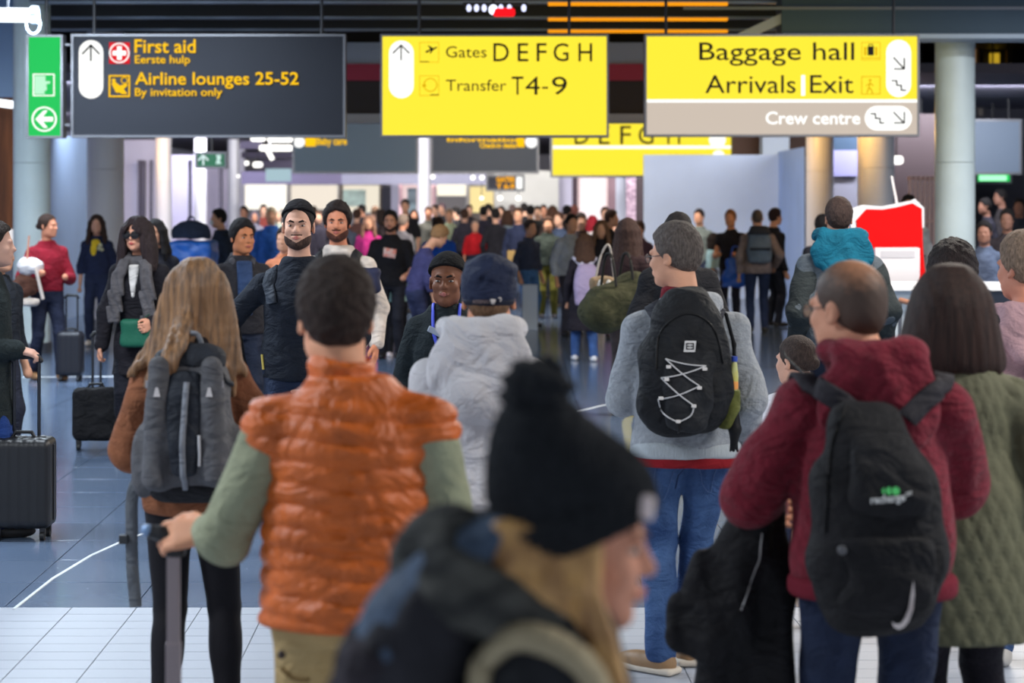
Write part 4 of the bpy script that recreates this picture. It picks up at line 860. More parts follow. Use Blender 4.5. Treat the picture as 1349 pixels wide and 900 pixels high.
for i in range(13):
    t = i / 12; sx = -.085 + .165 * t; sy = -.095 + .05 * abs(2 * t - 1)
    xe = -.225 + .40 * t; ze = -.27 + .035 * math.sin(i * 2.1) - (.03 if i in (4, 5, 11) else 0)
    if 6 <= i <= 9: ze = -.20 + .02 * (i % 2); 
    E_.append((sx, sy, [(sx * 1.35, sy - .01, -.08), ((sx * 1.35 + xe) / 2, sy - .11 + .08 * abs(2 * t - 1), -.2), (xe, -.30 + .20 * abs(2 * t - 1), ze)], .028, .010))
E_ += [(-.02, -.095, [(-.03, -.13, -.06), (-.045, -.25, -.14), (-.055, -.335, -.20), (-.05, -.345, -.27)], .024, .009), (.0, -.095, [(-.01, -.13, -.06), (-.02, -.25, -.14), (-.03, -.33, -.19), (-.035, -.34, -.235)], .024, .009)]
longhair(A, mat((92, 66, 46), .5, .7, 90, 0, 30, stretch=(3, 1, .10), rgb2=(158, 116, 76)), E_, w0=.084)
s = S(); u = A.u; s.chain([A.nb + np.array(p) for p in [(-.04, -.06, .02), (.03, -.085, .01), (.09, -.04, .0), (.08, .05, .02)]], [.035, .045, .04, .03], .03); s.disp(folds(.006, 20, 20, 4)); s.mesh('dark_scarf', .008, cloth((38, 34, 38)), A.root)
def bag_root(a, name, label, group=None, cat='backpack'): return empty(name, (a.X, a.Y, 0), a.rz, label, cat, group)
gb = mat((88, 88, 92), .75, .4, 60, .18, 14); gd = mat((38, 42, 50), .7, .4, 60, .2, 14); gl = mat((128, 132, 140), .7, .3, 60, .1)
r = bag_root(A, 'backpack', 'grey and black hiking backpack on the back of the woman in the brown sweater'); r.location.x += .03
def ex(s):
    for q in (-1, 1): s.add(ell((q * .150, -.225, 1.02), (.045, .06, .12)), .02); s.add(cone((q * .085, -.31, 1.34), (q * .10, -.315, .98), .035, .04), .03)
PA, _ = pack_mesh(r, [(.905, 0, -.20, .115, .07), (.95, 0, -.215, .145, .10), (1.10, 0, -.22, .155, .115), (1.26, .0, -.215, .135, .105), (1.36, .0, -.19, .10, .075), (1.40, 0, -.18, .06, .05)], gb, extra=ex, fd=.006)
s = S(); s.add(loft([(.98, -.0, -.315, .04, .035), (1.1, 0, -.325, .055, .035), (1.25, 0, -.31, .06, .035), (1.325, 0, -.29, .055, .03)], n=3, rnd=.02)); s.disp(folds(.002, 18, 14, 5)); s.mesh('front_pocket', .007, gd, r); pk_front = s
s = S(); s.add(loft([(.885, 0, -.20, .12, .075), (.93, 0, -.21, .135, .095), (.965, 0, -.215, .12, .09)], n=3, rnd=.025)); s.mesh('base_panel', .008, mat((30, 30, 34), .8, .3), r)
s = S(); s.add(loft([(1.32, 0, -.20, .125, .085), (1.37, 0, -.19, .115, .08), (1.41, 0, -.175, .08, .06)], n=2.4, rnd=.03)); s.disp(folds(.007, 20, 20, 9)); s.mesh('top_lid', .007, gd, r)
PAF = U(PA, pk_front); FRONT.append(PAF); side_strap('front_webbing', [(.010, -.40, 1.29), (.005, -.40, 1.2), (0, -.42, 1.1), (0, -.42, 1.0), (0, -.4, .93), (.0, -.38, .89)], PAF, .020, gl, r, off=.004)
for q in (-1, 1):
    shoulder_strap(A, r, q, mat((70, 72, 82), .7, .2), 1.40 * u, .06, xo=.115, surf=A.top, back=-.14)
    side_strap('compression_strap', [(q * .09, -.3, 1.31), (q * .14, -.25, 1.285), (q * .15, -.18, 1.27)], PA, .016, gd, r); box('buckle', (q * .115 - .012, -.325, 1.27), (q * .115 + .012, -.312, 1.295), mat((150, 150, 156), .4), r, .003)
    prism('logo_triangle', [(q * .085 - .011, 1.245), (q * .085 + .011, 1.245), (q * .085 + .004, 1.275), (q * .085 - .004, 1.275)], -.352, -.349, mat((205, 200, 200), .6), r)
side_strap('label_stripe', [(.052, -.38, 1.12), (.053, -.38, 1.07), (.052, -.38, 1.02)], PAF, .009, mat((196, 196, 200), .6), r, off=.004)
side_strap('zip_pull', [(0, -.38, .895), (0, -.36, .87), (.0, -.34, .84)], PAF, .022, mat((176, 190, 200), .5), r, off=.010)
tube('top_loop', smooth_pts([(-.035, -.17, 1.39), (-.02, -.18, 1.435), (.02, -.18, 1.435), (.035, -.17, 1.39)]), .009, gl, r)
# hanging hip belt strap at her left
Pn = [(-.17, -.15, .98), (-.20, -.16, .90), (-.205, -.15, .80), (-.205, -.14, .66), (-.195, -.13, .52)]
ribbon('hip_belt_strap', smooth_pts(Pn, 5), [(0, -1, 0)] * 21, .042, .010, mat((92, 96, 102), .7, .3), r)
box('strap_buckle', (-.245, -.17, .735), (-.215, -.145, .765), mat((40, 42, 46), .5), r, .004)
# ------------------------------------------------------------------ B: man in the orange padded vest
vm = mat((204, 98, 28), .5, .45, 45, .16, 14, wr=.4)
def vest(t, a):
    def puff(X, Y, Z):
        zz = Z + .012 * np.sin(7 * X) - .06 * np.abs(X) * .15; p = .0535; k = np.abs(np.sin(np.pi * (zz - .02) / p)); m = (Z < 1.40)
        return np.where(m, -.013 * (k ** .55) + .006, -.001 * k)
    t.disp(puff); t.disp(folds(.005, 10, 8, 2))
    t.disp(lambda X, Y, Z: .007 * np.exp(-((X - .03 - (1.28 - Z) * .35) / .008) ** 2) * (Z < 1.28) * (Z > 1.0) * (Y < 0))
B = person(462, 337, 4.815, H=1.730, w=1.15, h=.006, hair='mid', haircol=(50, 38, 33), topm=vm, topw=.036, sleeve=0.0, hem=.855, topfold=0, topx=vest, topname='padded_vest', botm=mat((176, 150, 104), .85, .4, 70, .12, 8), bfit=.02,
           lhand=(-.375, .235, 1.035), lpole=(-.3, -.6, -1), rhand=(.20, .22, .98), rpole=(.35, -.8, -.6), hoff=(-.04, .0), yaw=.22, skin=(222, 160, 126), feet=((-.11, 0), (.12, .06)), hs=1.07, sleever=1.0,
           lh=dict(d=(-1, .12, -.10), n=(.05, -.75, .55), t=(0, .3, 1), curl=.5), label='man in orange padded vest and pale green sweater, seen from behind, holding a trolley handle')
sleeves(B, cloth((150, 154, 128), .08), 1.0, .019, name='sweater_sleeve', end=.93)
s = S(); c = B.nb; s.add(loft([(c[2] - .02, -.01, c[1], .096, .086), (c[2] + .03, -.018, c[1] + .008, .082, .078), (c[2] + .088, -.026, c[1] + .018, .078, .074)], rnd=.014)); s.disp(lambda X, Y, Z: -.005 * np.abs(np.sin(np.pi * Z / .034))); s.sub(cone((-.014, c[1] + .012, c[2] + .04), (-.014, c[1] + .012, c[2] + .12), .062), .008); s.mesh('collar', .006, vm, B.root)
s = S(); s.add(ell((-.155, -.118, .80), (.011, .006, .011))); s.mesh('pocket_button', .004, mat((50, 34, 28), .4), B.root)
W0 = B.wr[-1]; s = S(); s.add(cone(W0 + np.array([.028, 0, 0]), W0 + np.array([.048, 0, 0]), .036)); s.mesh('wrist_strap', .006, mat((34, 30, 32), .5), B.root)
side_strap('trouser_pocket_seam', [(-.17, -.05, .75), (-.15, -.10, .72), (-.09, -.13, .71)], B.bot, .006, mat((120, 96, 60), .9), B.root)
# his trolley
def suitcase(X, Y, rz, w, d, hh, label, shellm, handle=.45, zb=.06, soft=False, polex=.12, grip=None, lean=0, group='wheeled suitcases', h=.012, poles=(-1, 1), polem=None, gripw=None):
    r = empty('suitcase', (X, Y, 0), rz, label, 'suitcase', group); r.rotation_euler = (lean, 0, rz)
    s = S(); s.add(rbox((0, 0, zb + hh / 2), (w / 2, d / 2, hh / 2), min(.045, d * .3)))
    if soft: s.disp(folds(.006, 14, 12, int(X * 10))); s.mesh('shell', h, shellm, r); 
    else:
        s.disp(lambda X_, Y_, Z_: .004 * np.clip(np.sin(X_ * 2 * math.pi / .055), -.4, .4)); s.mesh('shell', h, shellm, r)
    tr = mat((26, 26, 30), .5)
    bm = bmesh.new()
    for sx in (-1, 1): bbox_bm(bm, (sx * (w / 2 + .001) - .004, -.012, zb + .04), (sx * (w / 2 + .001) + .004, .012, zb + hh - .04))
    bbox_bm(bm, (-w / 2 + .04, -.012, zb + hh - .003), (w / 2 - .04, .012, zb + hh + .004)); bmobj('zip_band', bm, tr, r)
    for sx in (-1, 1):
        for sy in (-1, 1):
            wx, wy = sx * (w / 2 - .045), sy * (d / 2 - .04); wh = cyl('wheel', (wx - .012, wy, .026), (wx + .012, wy, .026), .026, mat((20, 20, 22), .5), r); box('wheel_fork', (wx - .016, wy - .012, .03), (wx + .016, wy + .012, zb + .012), tr, r, .003)
    pm = polem or mat((60, 62, 68), .35, metal=.7)
    for sx in poles: cyl('handle_pole', (sx * polex, d / 2 - .04, zb + hh - .01), (sx * polex, d / 2 - .04, zb + hh + handle), .010, pm, r)
    g = gripw or polex; s = S(); s.chain([(-g - .01, d / 2 - .04, zb + hh + handle - .01), (-g + .01, d / 2 - .04, zb + hh + handle + .012), (g - .01, d / 2 - .04, zb + hh + handle + .012), (g + .01, d / 2 - .04, zb + hh + handle - .01)], [.015] * 4, .006); s.mesh('handle_grip', .006, grip or mat((22, 22, 25), .5), r)
    s = S(); s.chain([(-.06, 0, zb + hh), (-.045, 0, zb + hh + .028), (.045, 0, zb + hh + .028), (.06, 0, zb + hh)], [.010] * 4, .004); s.mesh('carry_handle', .006, tr, r)
    return r
hx = WX(227, 5.06); HB = (hx, 4.95 + .0)
r = empty('suitcase', (hx, 5.065, 0), 0, 'trolley suitcase with silver pole and black grip held by the man in orange vest', 'suitcase', 'wheeled suitcases')
s = S(); s.add(rbox((0, .13, .30), (.19, .12, .25), .04)); s.disp(lambda X_, Y_, Z_: .004 * np.clip(np.sin(X_ * 114), -.4, .4)); s.mesh('shell', .012, mat((70, 78, 92), .4), r)
for sx in (-1, 1):
    for sy in (.05, .21): cyl('wheel', (sx * .15 - .012, sy, .028), (sx * .15 + .012, sy, .028), .028, mat((20, 20, 22), .5), r)
al = mat((150, 138, 140), .38, .0, 60, 0, metal=.75)
box('handle_pole', (-.019, .0, .50), (.019, .028, .745), al, r, .004); box('handle_pole', (-.0165, .003, .74), (.0165, .025, .985), al, r, .004)
s = S(); s.add(rbox((0.006, .012, .99), (.026, .02, .026), .012)); s.chain([(.02, .012, 1.005), (-.03, .012, 1.024), (-.058, .012, 1.03)], [.017, .019, .018], .01); s.mesh('handle_grip', .005, mat((22, 22, 26), .45), r)
s = S(); s.add(ell((-.066, .010, 1.033), (.018, .018, .016))); s.mesh('grip_end', .004, mat((120, 150, 190), .25, metal=.3), r)
# ------------------------------------------------------------------ C: man in pale hoodie and navy cap
hm = mat((198, 196, 200), .9, .35, 110, .05, 10, sheen=.2)
C = person(634, 341, 6.5, H=1.69, w=1.02, h=.0075, hair='crop', haircol=(120, 92, 70), topm=hm, topw=.032, hem=.86, botcol=(70, 90, 120), hoff=(.025, 0), skin=(206, 144, 112), yaw=0, hs=1.04,
           lhand=(-.17, .14, .93), rhand=(.19, .14, .93), lpole=(-.4, -1, 0), rpole=(.4, -1, 0), topname='hooded_sweatshirt', label='man in pale grey hooded sweatshirt and navy cap, seen from behind')
hoodm(C, hm, w=.19, zt=1.545, drop=.27, wide=1.22, amp=.004)
capm = mat((34, 42, 66), .8, .5, 70, .22, 9)
hat(C, 'cap', capm, z=-.004, t=.013, name='cap'); s = S(); s.add(ell(C.hf.pt(np.array((0, -.0, .078)) * C.hs), np.array((.092, .118, .055)) * C.hs), 0); s.add(ell(C.hf.pt(np.array((0, .02, .098)) * C.hs), np.array((.075, .09, .042)) * C.hs), .02); s.disp(folds(.007, 26, 30, 5)); s.mesh('cap_crown', .006, capm, C.root)
s = S(); g = C.hs
def bandf(x, y, z): return np.maximum(-.018 - z, z - .004) 
o = shell(C, .0155, bandf, m=mat((26, 30, 46), .7), name='cap_band')
decal(text('cap_lettering', 'ACKERMAN', -.052 + .025, .002 + .025, C.hf.o[2] - .008, C.hf.o[2] + .004, -.2, mat((150, 130, 124), .6), C.root, th=.001), (lambda q: (q.add(ell(np.array((0, -.01, .038)) * C.hs, tuple((v + .0155) * C.hs for v in (.077, .098, .09)), C.hf)), q)[1])(S()))
bk = mat((206, 200, 196), .4, metal=.3)
qs = S(); qs.add(ell(np.array((0, -.01, .038)) * C.hs, tuple((v + .0155) * C.hs for v in (.077, .098, .09)), C.hf))
side_strap('cap_buckle', [(.034, -.11, C.hf.o[2] - .010), (.041, -.11, C.hf.o[2] - .009), (.048, -.1, C.hf.o[2] - .008)], qs, .018, bk, C.root)
cord('cap_hook', [(.062, -.1, C.hf.o[2] + .006), (.068, -.09, C.hf.o[2] + .008), (.070, -.09, C.hf.o[2] + .001), (.068, -.09, C.hf.o[2] - .006)], qs, .0022, bk, C.root)
# ------------------------------------------------------------------ D: man with the black laced backpack
dm = mat((150, 156, 164), .92, .55, 120, .12, 60, sheen=.2); jm = mat((40, 66, 112), .85, .6, 140, 0, 5, rgb2=(76, 106, 152))
D = person(903, 292, 7.88, H=1.785, w=1.10, h=.007, hair='short', haircol=(92, 84, 80), topm=dm, topw=.034, hem=.875, botm=jm, bfit=.016, hoff=(-.035, .02), yaw=.95, pitch=-.05, skin=(214, 160, 132), legw=.95,
           lhand=(-.14, .25, 1.19), lpole=(-.45, -.7, -.7), rhand=(.245, .05, .90), rpole=(.15, -1, 0), feet=((-.10, -.02), (.02, .14)), toes=(-.9, -.05), boot=(150, 118, 84), sole=(214, 204, 190),
           topfold=.008, topname='sweatshirt', label='grey-haired man with glasses in grey sweatshirt and blue jeans wearing black laced backpack')
glasses(D, mat((70, 60, 60), .3, metal=.5), r=.017)
s = S(); c = D.nb; s.add(loft([(c[2] - .01, -.01, c[1], .10, .085), (c[2] + .05, -.015, c[1] + .005, .085, .078), (c[2] + .078, -.02, c[1] + .01, .076, .07)], rnd=.012)); s.disp(folds(.004, 20, 20, 1)); s.mesh('red_shirt_collar', .007, cloth((112, 24, 38)), D.root)
s = S(); s.chain([D.nb + np.array(p) for p in [(-.03, -.085, .03), (.03, -.10, .035), (.10, -.06, .02), (.12, -.01, .0)]], [.02, .04, .035, .03], .03); s.add(ell(D.nb + np.array((.03, -.11, -.03)), (.10, .035, .06)), .03); s.mesh('hood', .008, mat((176, 180, 186), .92, .5, 120, .1, 60), D.root)
s = S(); s.add(loft([(.83, 0, -.012, .212, .162), (.89, 0, -.01, .208, .156)], rnd=.012)); s.disp(folds(.005, 14, 10, 3)); s.mesh('red_shirt_hem', .008, mat((136, 24, 34), .85, .3, 90, .2), D.root)
s = S(); s.add(loft([(.865, 0, -.012, .222, .168), (.93, 0, -.01, .218, .165)], rnd=.02)); s.disp(folds(.004, 14, 10, 5)); s.mesh('ribbed_waistband', .008, mat((176, 184, 190), .9, .6, 30, .06, 60, stretch=(6, 6, .5)), D.root)
for q, xx in ((-1, -.10), (1, .10)):
    ar = [(xx - .055, -.16, .80), (xx - .06, -.17, .69), (xx, -.17, .665), (xx + .06, -.17, .69), (xx + .06, -.16, .80)]
    cord('jeans_pocket_seam', ar, D.bot, .0013, mat((84, 106, 148), .8), D.root)
cord('jeans_back_seam', [(0, -.16, .82), (0, -.17, .75), (0, -.16, .68)], D.bot, .0022, mat((44, 62, 100), .8), D.root)
pk = mat((28, 30, 34), .75, .45, 60, .25, 12); pkd = mat((20, 21, 24), .6, .3)
r = bag_root(D, 'backpack', 'black backpack with white criss-cross cord and small square logo, on man in grey sweatshirt'); r.location.x -= .025; r.location.z += .02
PD, _ = pack_mesh(r, [(.955, .0, -.235, .10, .06), (1.01, 0, -.25, .165, .10), (1.15, 0, -.26, .195, .13), (1.30, 0, -.25, .175, .125), (1.44, .01, -.225, .125, .10), (1.525, .015, -.19, .07, .055)], pk, n=2.4, fd=.008, seed=3, h=.007)
s = S(); s.add(loft([(.98, 0, -.355, .075, .04), (1.1, 0, -.365, .10, .045), (1.25, .01, -.345, .10, .045), (1.36, .015, -.30, .07, .04)], n=2.6, rnd=.03)); s.disp(folds(.006, 18, 12, 6)); s.mesh('front_pocket', .007, mat((36, 38, 42), .7, .45, 60, .25, 12), r); PD = U(PD, s); FRONT.append(PD)
for q in (-1, 1): shoulder_strap(D, r, q, mat((36, 38, 48), .75, .3), 1.46, .07, xo=.125, back=-.16, xb=.085)
lc = mat((205, 205, 208), .5); X0 = lambda p: (p - CX) / 347 - D.X + .025; Z0 = lambda p: 1.86 - (p - 265) / 347
L_ = [(877, 473), (930, 482), (871, 498), (921, 508), (868, 527), (914, 534)]; L_ = [(X0(x), -.45, Z0(y)) for x, y in L_]
def cordline(A0, B0, nm='lace_cord'):
    pts = [(A0[0] + (B0[0] - A0[0]) * t, -.42, A0[2] + (B0[2] - A0[2]) * t - .006 * math.sin(math.pi * t)) for t in np.linspace(0, 1, 9)]
    cord(nm, pts, PD, .0028, lc, r, n=1, off=.005)
for i, j in ((0, 1), (0, 3), (1, 2), (2, 5), (3, 4)): cordline(L_[i], L_[j])
Pm = (X0(893), -.43, Z0(556)); cord('lace_cord', [L_[4], (X0(874), -.43, Z0(545)), Pm], PD, .0028, lc, r, off=.005); cord('lace_cord', [L_[5], (X0(909), -.43, Z0(547)), Pm], PD, .0028, lc, r, off=.005)
for p in L_ + [Pm]:
    q = onsurf(PD, [p], .004)[0][0]; box('lace_toggle', (q[0] - .009, q[1] - .008, q[2] - .006), (q[0] + .009, q[1] + .002, q[2] + .006), mat((225, 222, 220), .5), r, .002)
cord('cord_tail', [Pm, (X0(895), -.42, Z0(572))], PD, .004, pkd, r, off=.006)
q = onsurf(PD, [(X0(909), -.42, Z0(451))], .003)[0][0]
lg = mat((222, 222, 222), .6); o = prism('logo_square', [(q[0] - .024, q[2] - .022), (q[0] + .019, q[2] - .022), (q[0] + .024, q[2] + .020), (q[0] - .019, q[2] + .020)], q[1] - .006, q[1] - .002, lg, r)
text('logo_letters', 'E', q[0] - .015, q[0] - .001, q[2] - .013, q[2] + .012, q[1] - .007, mat((20, 20, 22), .6), o, .012, .001); t_ = text('logo_letters', 'E', q[0] + .001, q[0] + .015, q[2] - .013, q[2] + .012, q[1] - .007, mat((20, 20, 22), .6), o, .012, .001)
v = [(2 * (q[0] + .008) - p.co.x, p.co.y, p.co.z) for p in t_.data.vertices]
for p, c_ in zip(t_.data.vertices, v): p.co = c_
s = S(); s.add(loft([(.98, .155, -.24, .035, .06), (1.06, .180, -.25, .035, .06), (1.14, .185, -.25, .03, .055)], rnd=.02)); s.mesh('side_pocket', .008, mat((96, 100, 50), .8, .5, 40, .3, 14), r)
s = S(); s.chain([(.165, -.20, 1.42), (.20, -.17, 1.30), (.20, -.18, 1.15)], [.008] * 3); s.mesh('side_compression_strap', .005, pkd, r)
s = S(); s.chain([(.19, -.27, 1.05), (.192, -.275, .98), (.188, -.27, .92)], [.018, .024, .014], .01)
for k in (-1, 0, 1): s.chain([(.188 + k * .009, -.27, .925), (.188 + k * .014, -.27, .895)], [.006, .005], .004)
s.mesh('hanging_glove', .005, pkd, r)
cord('top_zip', [(-.12, -.30, 1.22), (-.10, -.30, 1.36), (0, -.32, 1.43), (.10, -.30, 1.38), (.14, -.3, 1.24)], PD, .004, pkd, r)
# bottle in the side pocket
bt = empty('drink_bottle', (D.X, D.Y, 0), 0, 'small drink bottle with blue cap in the side pocket of the laced backpack', 'bottle')
bx, by = .158, -.290; bt.location.z = .065
s = S(); s.add(loft([(1.085, bx, by, .018, .018), (1.14, bx + .002, by, .019, .019), (1.185, bx + .004, by, .012, .012), (1.20, bx + .005, by, .009, .009)], rnd=.006)); s.mesh('bottle_body', .004, mat((206, 196, 90), .2, rgb2=(190, 200, 150), vscale=20), bt)
s = S(); s.add(loft([(1.09, bx, by, .0195, .0195), (1.125, bx, by, .0200, .0200)], rnd=.003)); s.mesh('bottle_label', .004, mat((240, 160, 80), .5), bt); cyl('bottle_cap', (bx + .005, by, 1.198), (bx + .005, by, 1.218), .012, mat((50, 80, 180), .4), bt)
# ------------------------------------------------------------------ E: man in the dark red hoodie
em = mat((112, 28, 44), .92, .6, 90, .2, 40, sheen=.06)
Em = person(1148, 345, 5.42, H=1.715, w=1.20, h=.006, hair=None, topm=em, topw=.036, hem=.815, botm=mat((34, 44, 68), .85, .4, 130, .3, 6), bfit=.02, belly=.03, hoff=(-.055, .015), yaw=.70, pitch=-.03, skin=(210, 152, 124), hs=1.07,
            lhand=(-.24, .26, 1.00), lpole=(-.75, -.6, -.6), rhand=(.10, .30, 1.10), rpole=(.75, -.4, -.5), sleever=1.1, armw=1.12, topfold=.009, topname='hooded_sweatshirt', feet=((-.12, 0), (.13, .05)),
            label='man with thinning short hair and glasses in dark red hooded sweatshirt and black backpack')
def thinhair():
    m = bpy.data.materials.new('thin_hair'); m.use_nodes = True; nt = m.node_tree; b = nt.nodes['Principled BSDF']; b.inputs['Roughness'].default_value = .6
    tc = nt.nodes.new('ShaderNodeTexCoord'); mp = nt.nodes.new('ShaderNodeMapping'); c = Em.hf.pt(np.array((-.015, -.045, .115)) * Em.hs); mp.inputs['Location'].default_value = [-v for v in c]
    nt.links.new(tc.outputs['Object'], mp.inputs[0]); ln = nt.nodes.new('ShaderNodeVectorMath'); ln.operation = 'LENGTH'; nt.links.new(mp.outputs[0], ln.inputs[0])
    n = nt.nodes.new('ShaderNodeTexNoise'); n.inputs['Scale'].default_value = 60; nt.links.new(tc.outputs['Object'], n.inputs['Vector'])
    ad = nt.nodes.new('ShaderNodeMath'); ad.operation = 'MULTIPLY_ADD'; ad.inputs[1].default_value = .05; nt.links.new(n.outputs['Fac'], ad.inputs[0]); nt.links.new(ln.outputs['Value'], ad.inputs[2])
    r = nt.nodes.new('ShaderNodeValToRGB'); r.color_ramp.elements[0].position = .045; r.color_ramp.elements[1].position = .12; r.color_ramp.elements[0].color = (*lin((160, 112, 84)), 1); r.color_ramp.elements[1].color = (*lin((70, 52, 42)), 1)
    nt.links.new(ad.outputs[0], r.inputs[0]); nt.links.new(r.outputs[0], b.inputs['Base Color']); return m
hairdo(Em, 'crop', thinhair(), None); glasses(Em, mat((60, 50, 50), .3, metal=.4), mat((240, 235, 220), .05, alpha=.35), r=.017)
hoodm(Em, em, w=.175, zt=1.525, drop=.27, wide=1.22, amp=.005)
s = S(); s.add(loft([(.80, 0, -.01, .232, .185), (.86, 0, -.01, .230, .182)], rnd=.02)); s.disp(folds(.004, 14, 10, 5)); s.mesh('ribbed_waistband', .008, mat((112, 30, 46), .9, .7, 30, .1, 60, stretch=(6, 6, .5)), Em.root)
r = bag_root(Em, 'backpack', 'black backpack with green and white lettering and silver swoosh, on man in dark red hoodie'); r.location.x -= .085; r.location.z += .03
bk2 = mat((27, 27, 30), .8, .45, 70, .2, 16); bk3 = mat((20, 20, 22), .75, .3)
PEX = []
PE, _ = pack_mesh(r, [(.725, .045, -.27, .10, .06), (.77, .045, -.29, .15, .10), (.90, .05, -.29, .178, .12), (1.08, .045, -.28, .168, .115), (1.20, .035, -.26, .135, .095), (1.28, .03, -.235, .095, .065), (1.325, .03, -.215, .06, .04)], bk2, n=2.6, fd=.008, seed=8, h=.007)
s = S(); s.add(loft([(1.04, .07, -.375, .10, .03), (1.09, .07, -.38, .115, .035), (1.17, .06, -.365, .10, .035), (1.25, .05, -.32, .07, .03)], n=3, rnd=.02)); s.disp(folds(.003, 15, 12, 2)); s.mesh('upper_pocket_flap', .007, mat((32, 32, 35), .78, .4, 70, .2, 16), r); PEX.append(s)
s = S(); s.add(loft([(.79, .055, -.375, .10, .03), (.84, .055, -.385, .12, .035), (1.0, .06, -.385, .115, .03)], n=3, rnd=.02)); s.disp(folds(.004, 15, 12, 3)); s.mesh('lower_pocket', .007, mat((30, 30, 33), .8, .4, 70, .2, 16), r); PEX.append(s)
PE = U(PE, *PEX); FRONT.append(PE)
for q in (-1, 1): shoulder_strap(Em, r, q, mat((44, 42, 48), .8, .3), 1.36, .06, xo=.17, back=-.2, xb=.12, surf=U(Em.top, Em.hoods), path=[(.06, -.22, 1.30), (.12, -.16, 1.35), (.175, -.08, 1.385), (.195, .0, 1.38), (.195, .08, 1.33), (.19, .14, 1.22)])
X0 = lambda p: (p - CX) / 518 - Em.X + .085; Z0 = lambda p: 1.85 - (p - 265) / 518
wl = mat((226, 226, 224), .6)
def dtext(st, xa, xb, za, zb, m, off=.0, slant=0):
    o = text('bag_lettering', st, X0(xa), X0(xb), Z0(zb), Z0(za), -.5, m, r, off, .0015)
    for v in o.data.vertices: v.co.z += (v.co.x - X0(xa)) * slant
    return decal(o, PE, .009)
dtext('recharge', 1145, 1190, 652, 666, wl, .03, .10); dtext('.com', 1190, 1199, 648, 653, wl, .01, .3)
gm = mat((96, 214, 120), .6)
def disc_pts(cx, cy, rr, a0=0, a1=360, n=16): return [(X0(cx + rr * math.cos(math.radians(t))), Z0(cy + rr * math.sin(math.radians(t)))) for t in np.linspace(a0, a1, n)]
for pts in (disc_pts(1178, 645.5, 5.3)[:-1], disc_pts(1170.5, 645.5, 5.3, 80, 280, 9), disc_pts(1164, 645.5, 4.2, 100, 260, 7)): decal(prism('green_logo', pts, -.5, -.4985, gm, r), PE, .010)
sw = [(1200, 762), (1201.5, 780), (1201, 800), (1198, 818), (1193, 828), (1186, 832), (1179, 828), (1174.5, 819), (1180, 823), (1187, 822), (1192, 812), (1196, 796), (1198, 780)]
decal(prism('silver_swoosh', [(X0(x), Z0(y)) for x, y in sw], -.5, -.498, mat((216, 206, 204), .45), r), PE, .012)
cord('zip_line', [(-.10, -.36, 1.0), (-.09, -.36, 1.15), (-.05, -.34, 1.28), (.0, -.33, 1.35)], PE, .004, bk3, r); s = S(); s.add(ell(onsurf(PE, [(-.055, -.40, .965)])[0][0], (.014, .008, .014))); s.mesh('zip_pull', .005, mat((90, 90, 94), .4), r)
# jacket over his left forearm
jk = mat((20, 20, 24), .75, .5, 50, .3, 12)
r = empty('folded_jacket', (Em.X, Em.Y, 0), 0, 'black jacket hanging over the left forearm of the man in the dark red hoodie', 'jacket')
s = S(); X0 = lambda p: (p - 1148) / 480
s.add(loft([(.90, -.36, .10, .055, .06), (.99, -.315, .12, .05, .08), (1.06, -.27, .14, .04, .07)], rnd=.02)); s.add(loft([(.60, -.42, .08, .11, .05), (.66, -.43, .08, .125, .065), (.80, -.41, .09, .115, .07), (.92, -.365, .10, .09, .075), (1.02, -.30, .12, .055, .06)], n=2.4, rnd=.03), .03)
s.add(loft([(.30, -.29, .12, .13, .05), (.50, -.33, .12, .14, .06), (.70, -.33, .12, .13, .07), (.9, -.28, .14, .09, .07), (1.03, -.25, .15, .05, .05)], n=2.4, rnd=.03), .03)
s.disp(lambda X, Y, Z: .012 * np.sin(34 * X + 5 * np.sin(4 * Z) + 6 * Z) + .005 * np.sin(60 * X + 9 * Z)); s.disp(folds(.008, 12, 8, 4)); s.mesh('jacket_cloth', .008, jk, r); JS = s
cord('jacket_zip', [(-.30, -.1, .98), (-.29, -.1, .9), (-.292, -.1, .8), (-.295, -.1, .76)], JS, .0022, mat((170, 170, 172), .4), r)
cord('drawstring', [(-.335, -.1, .42), (-.32, -.1, .36), (-.325, -.1, .31)], JS, .004, mat((196, 186, 186), .5), r)
# ------------------------------------------------------------------ F: woman in the quilted green coat
def quiltm():
    m = mat((98, 98, 78), .75, .25, 90, .1, 6, key='quilt'); return m
def quilt(t, a):
    def f(X, Y, Z):
        th = np.arctan2(X, -(Y + .01)) * .25; p = .072; c1 = np.abs(np.sin(np.pi * (th + Z * .62) / p)); c2 = np.abs(np.sin(np.pi * (th - Z * .62) / p))
        return .0085 * (1 - np.minimum(c1, c2) ** .5) * 1.0
    t.disp(f)
Fw = person(1264, 350, 5.9, H=1.685, w=.98, h=.007, fem=True, hair=None, topm=quiltm(), topw=.034, topx=quilt, topfold=.004, hem=.59, coat=[(.58, 0, 0, .265, .20), (.75, 0, 0, .255, .195), (.95, 0, 0, .235, .18), (1.08, 0, 0, .205, .155)], botcol=(30, 28, 36),
            lhand=(-.20, .12, .92), rhand=(.24, .12, .92), sleever=1.25, hoff=(-.02, 0), topname='quilted_coat', feet=((-.08, 0), (.10, .03)), label='woman with dark brown bob in olive green quilted coat at right')
E_ = []
for i in range(19):
    th = math.radians(-125 + 250 * i / 18); cx, cy = math.sin(th), -math.cos(th)
    E_.append((cx * .085, cy * .10 - .005, [(cx * .108, cy * .112 - .008, -.06), (cx * .128, cy * .115 - .010, -.135), (cx * .140, cy * .11 - .01, -.175 + .01 * math.sin(i * 2.3))], .030, .022))
longhair(Fw, mat((34, 22, 20), .6, .6, 90, 0, 30, stretch=(4, 4, .08), rgb2=(58, 38, 32)), E_, w0=.090, amp=.0012, seed=5)
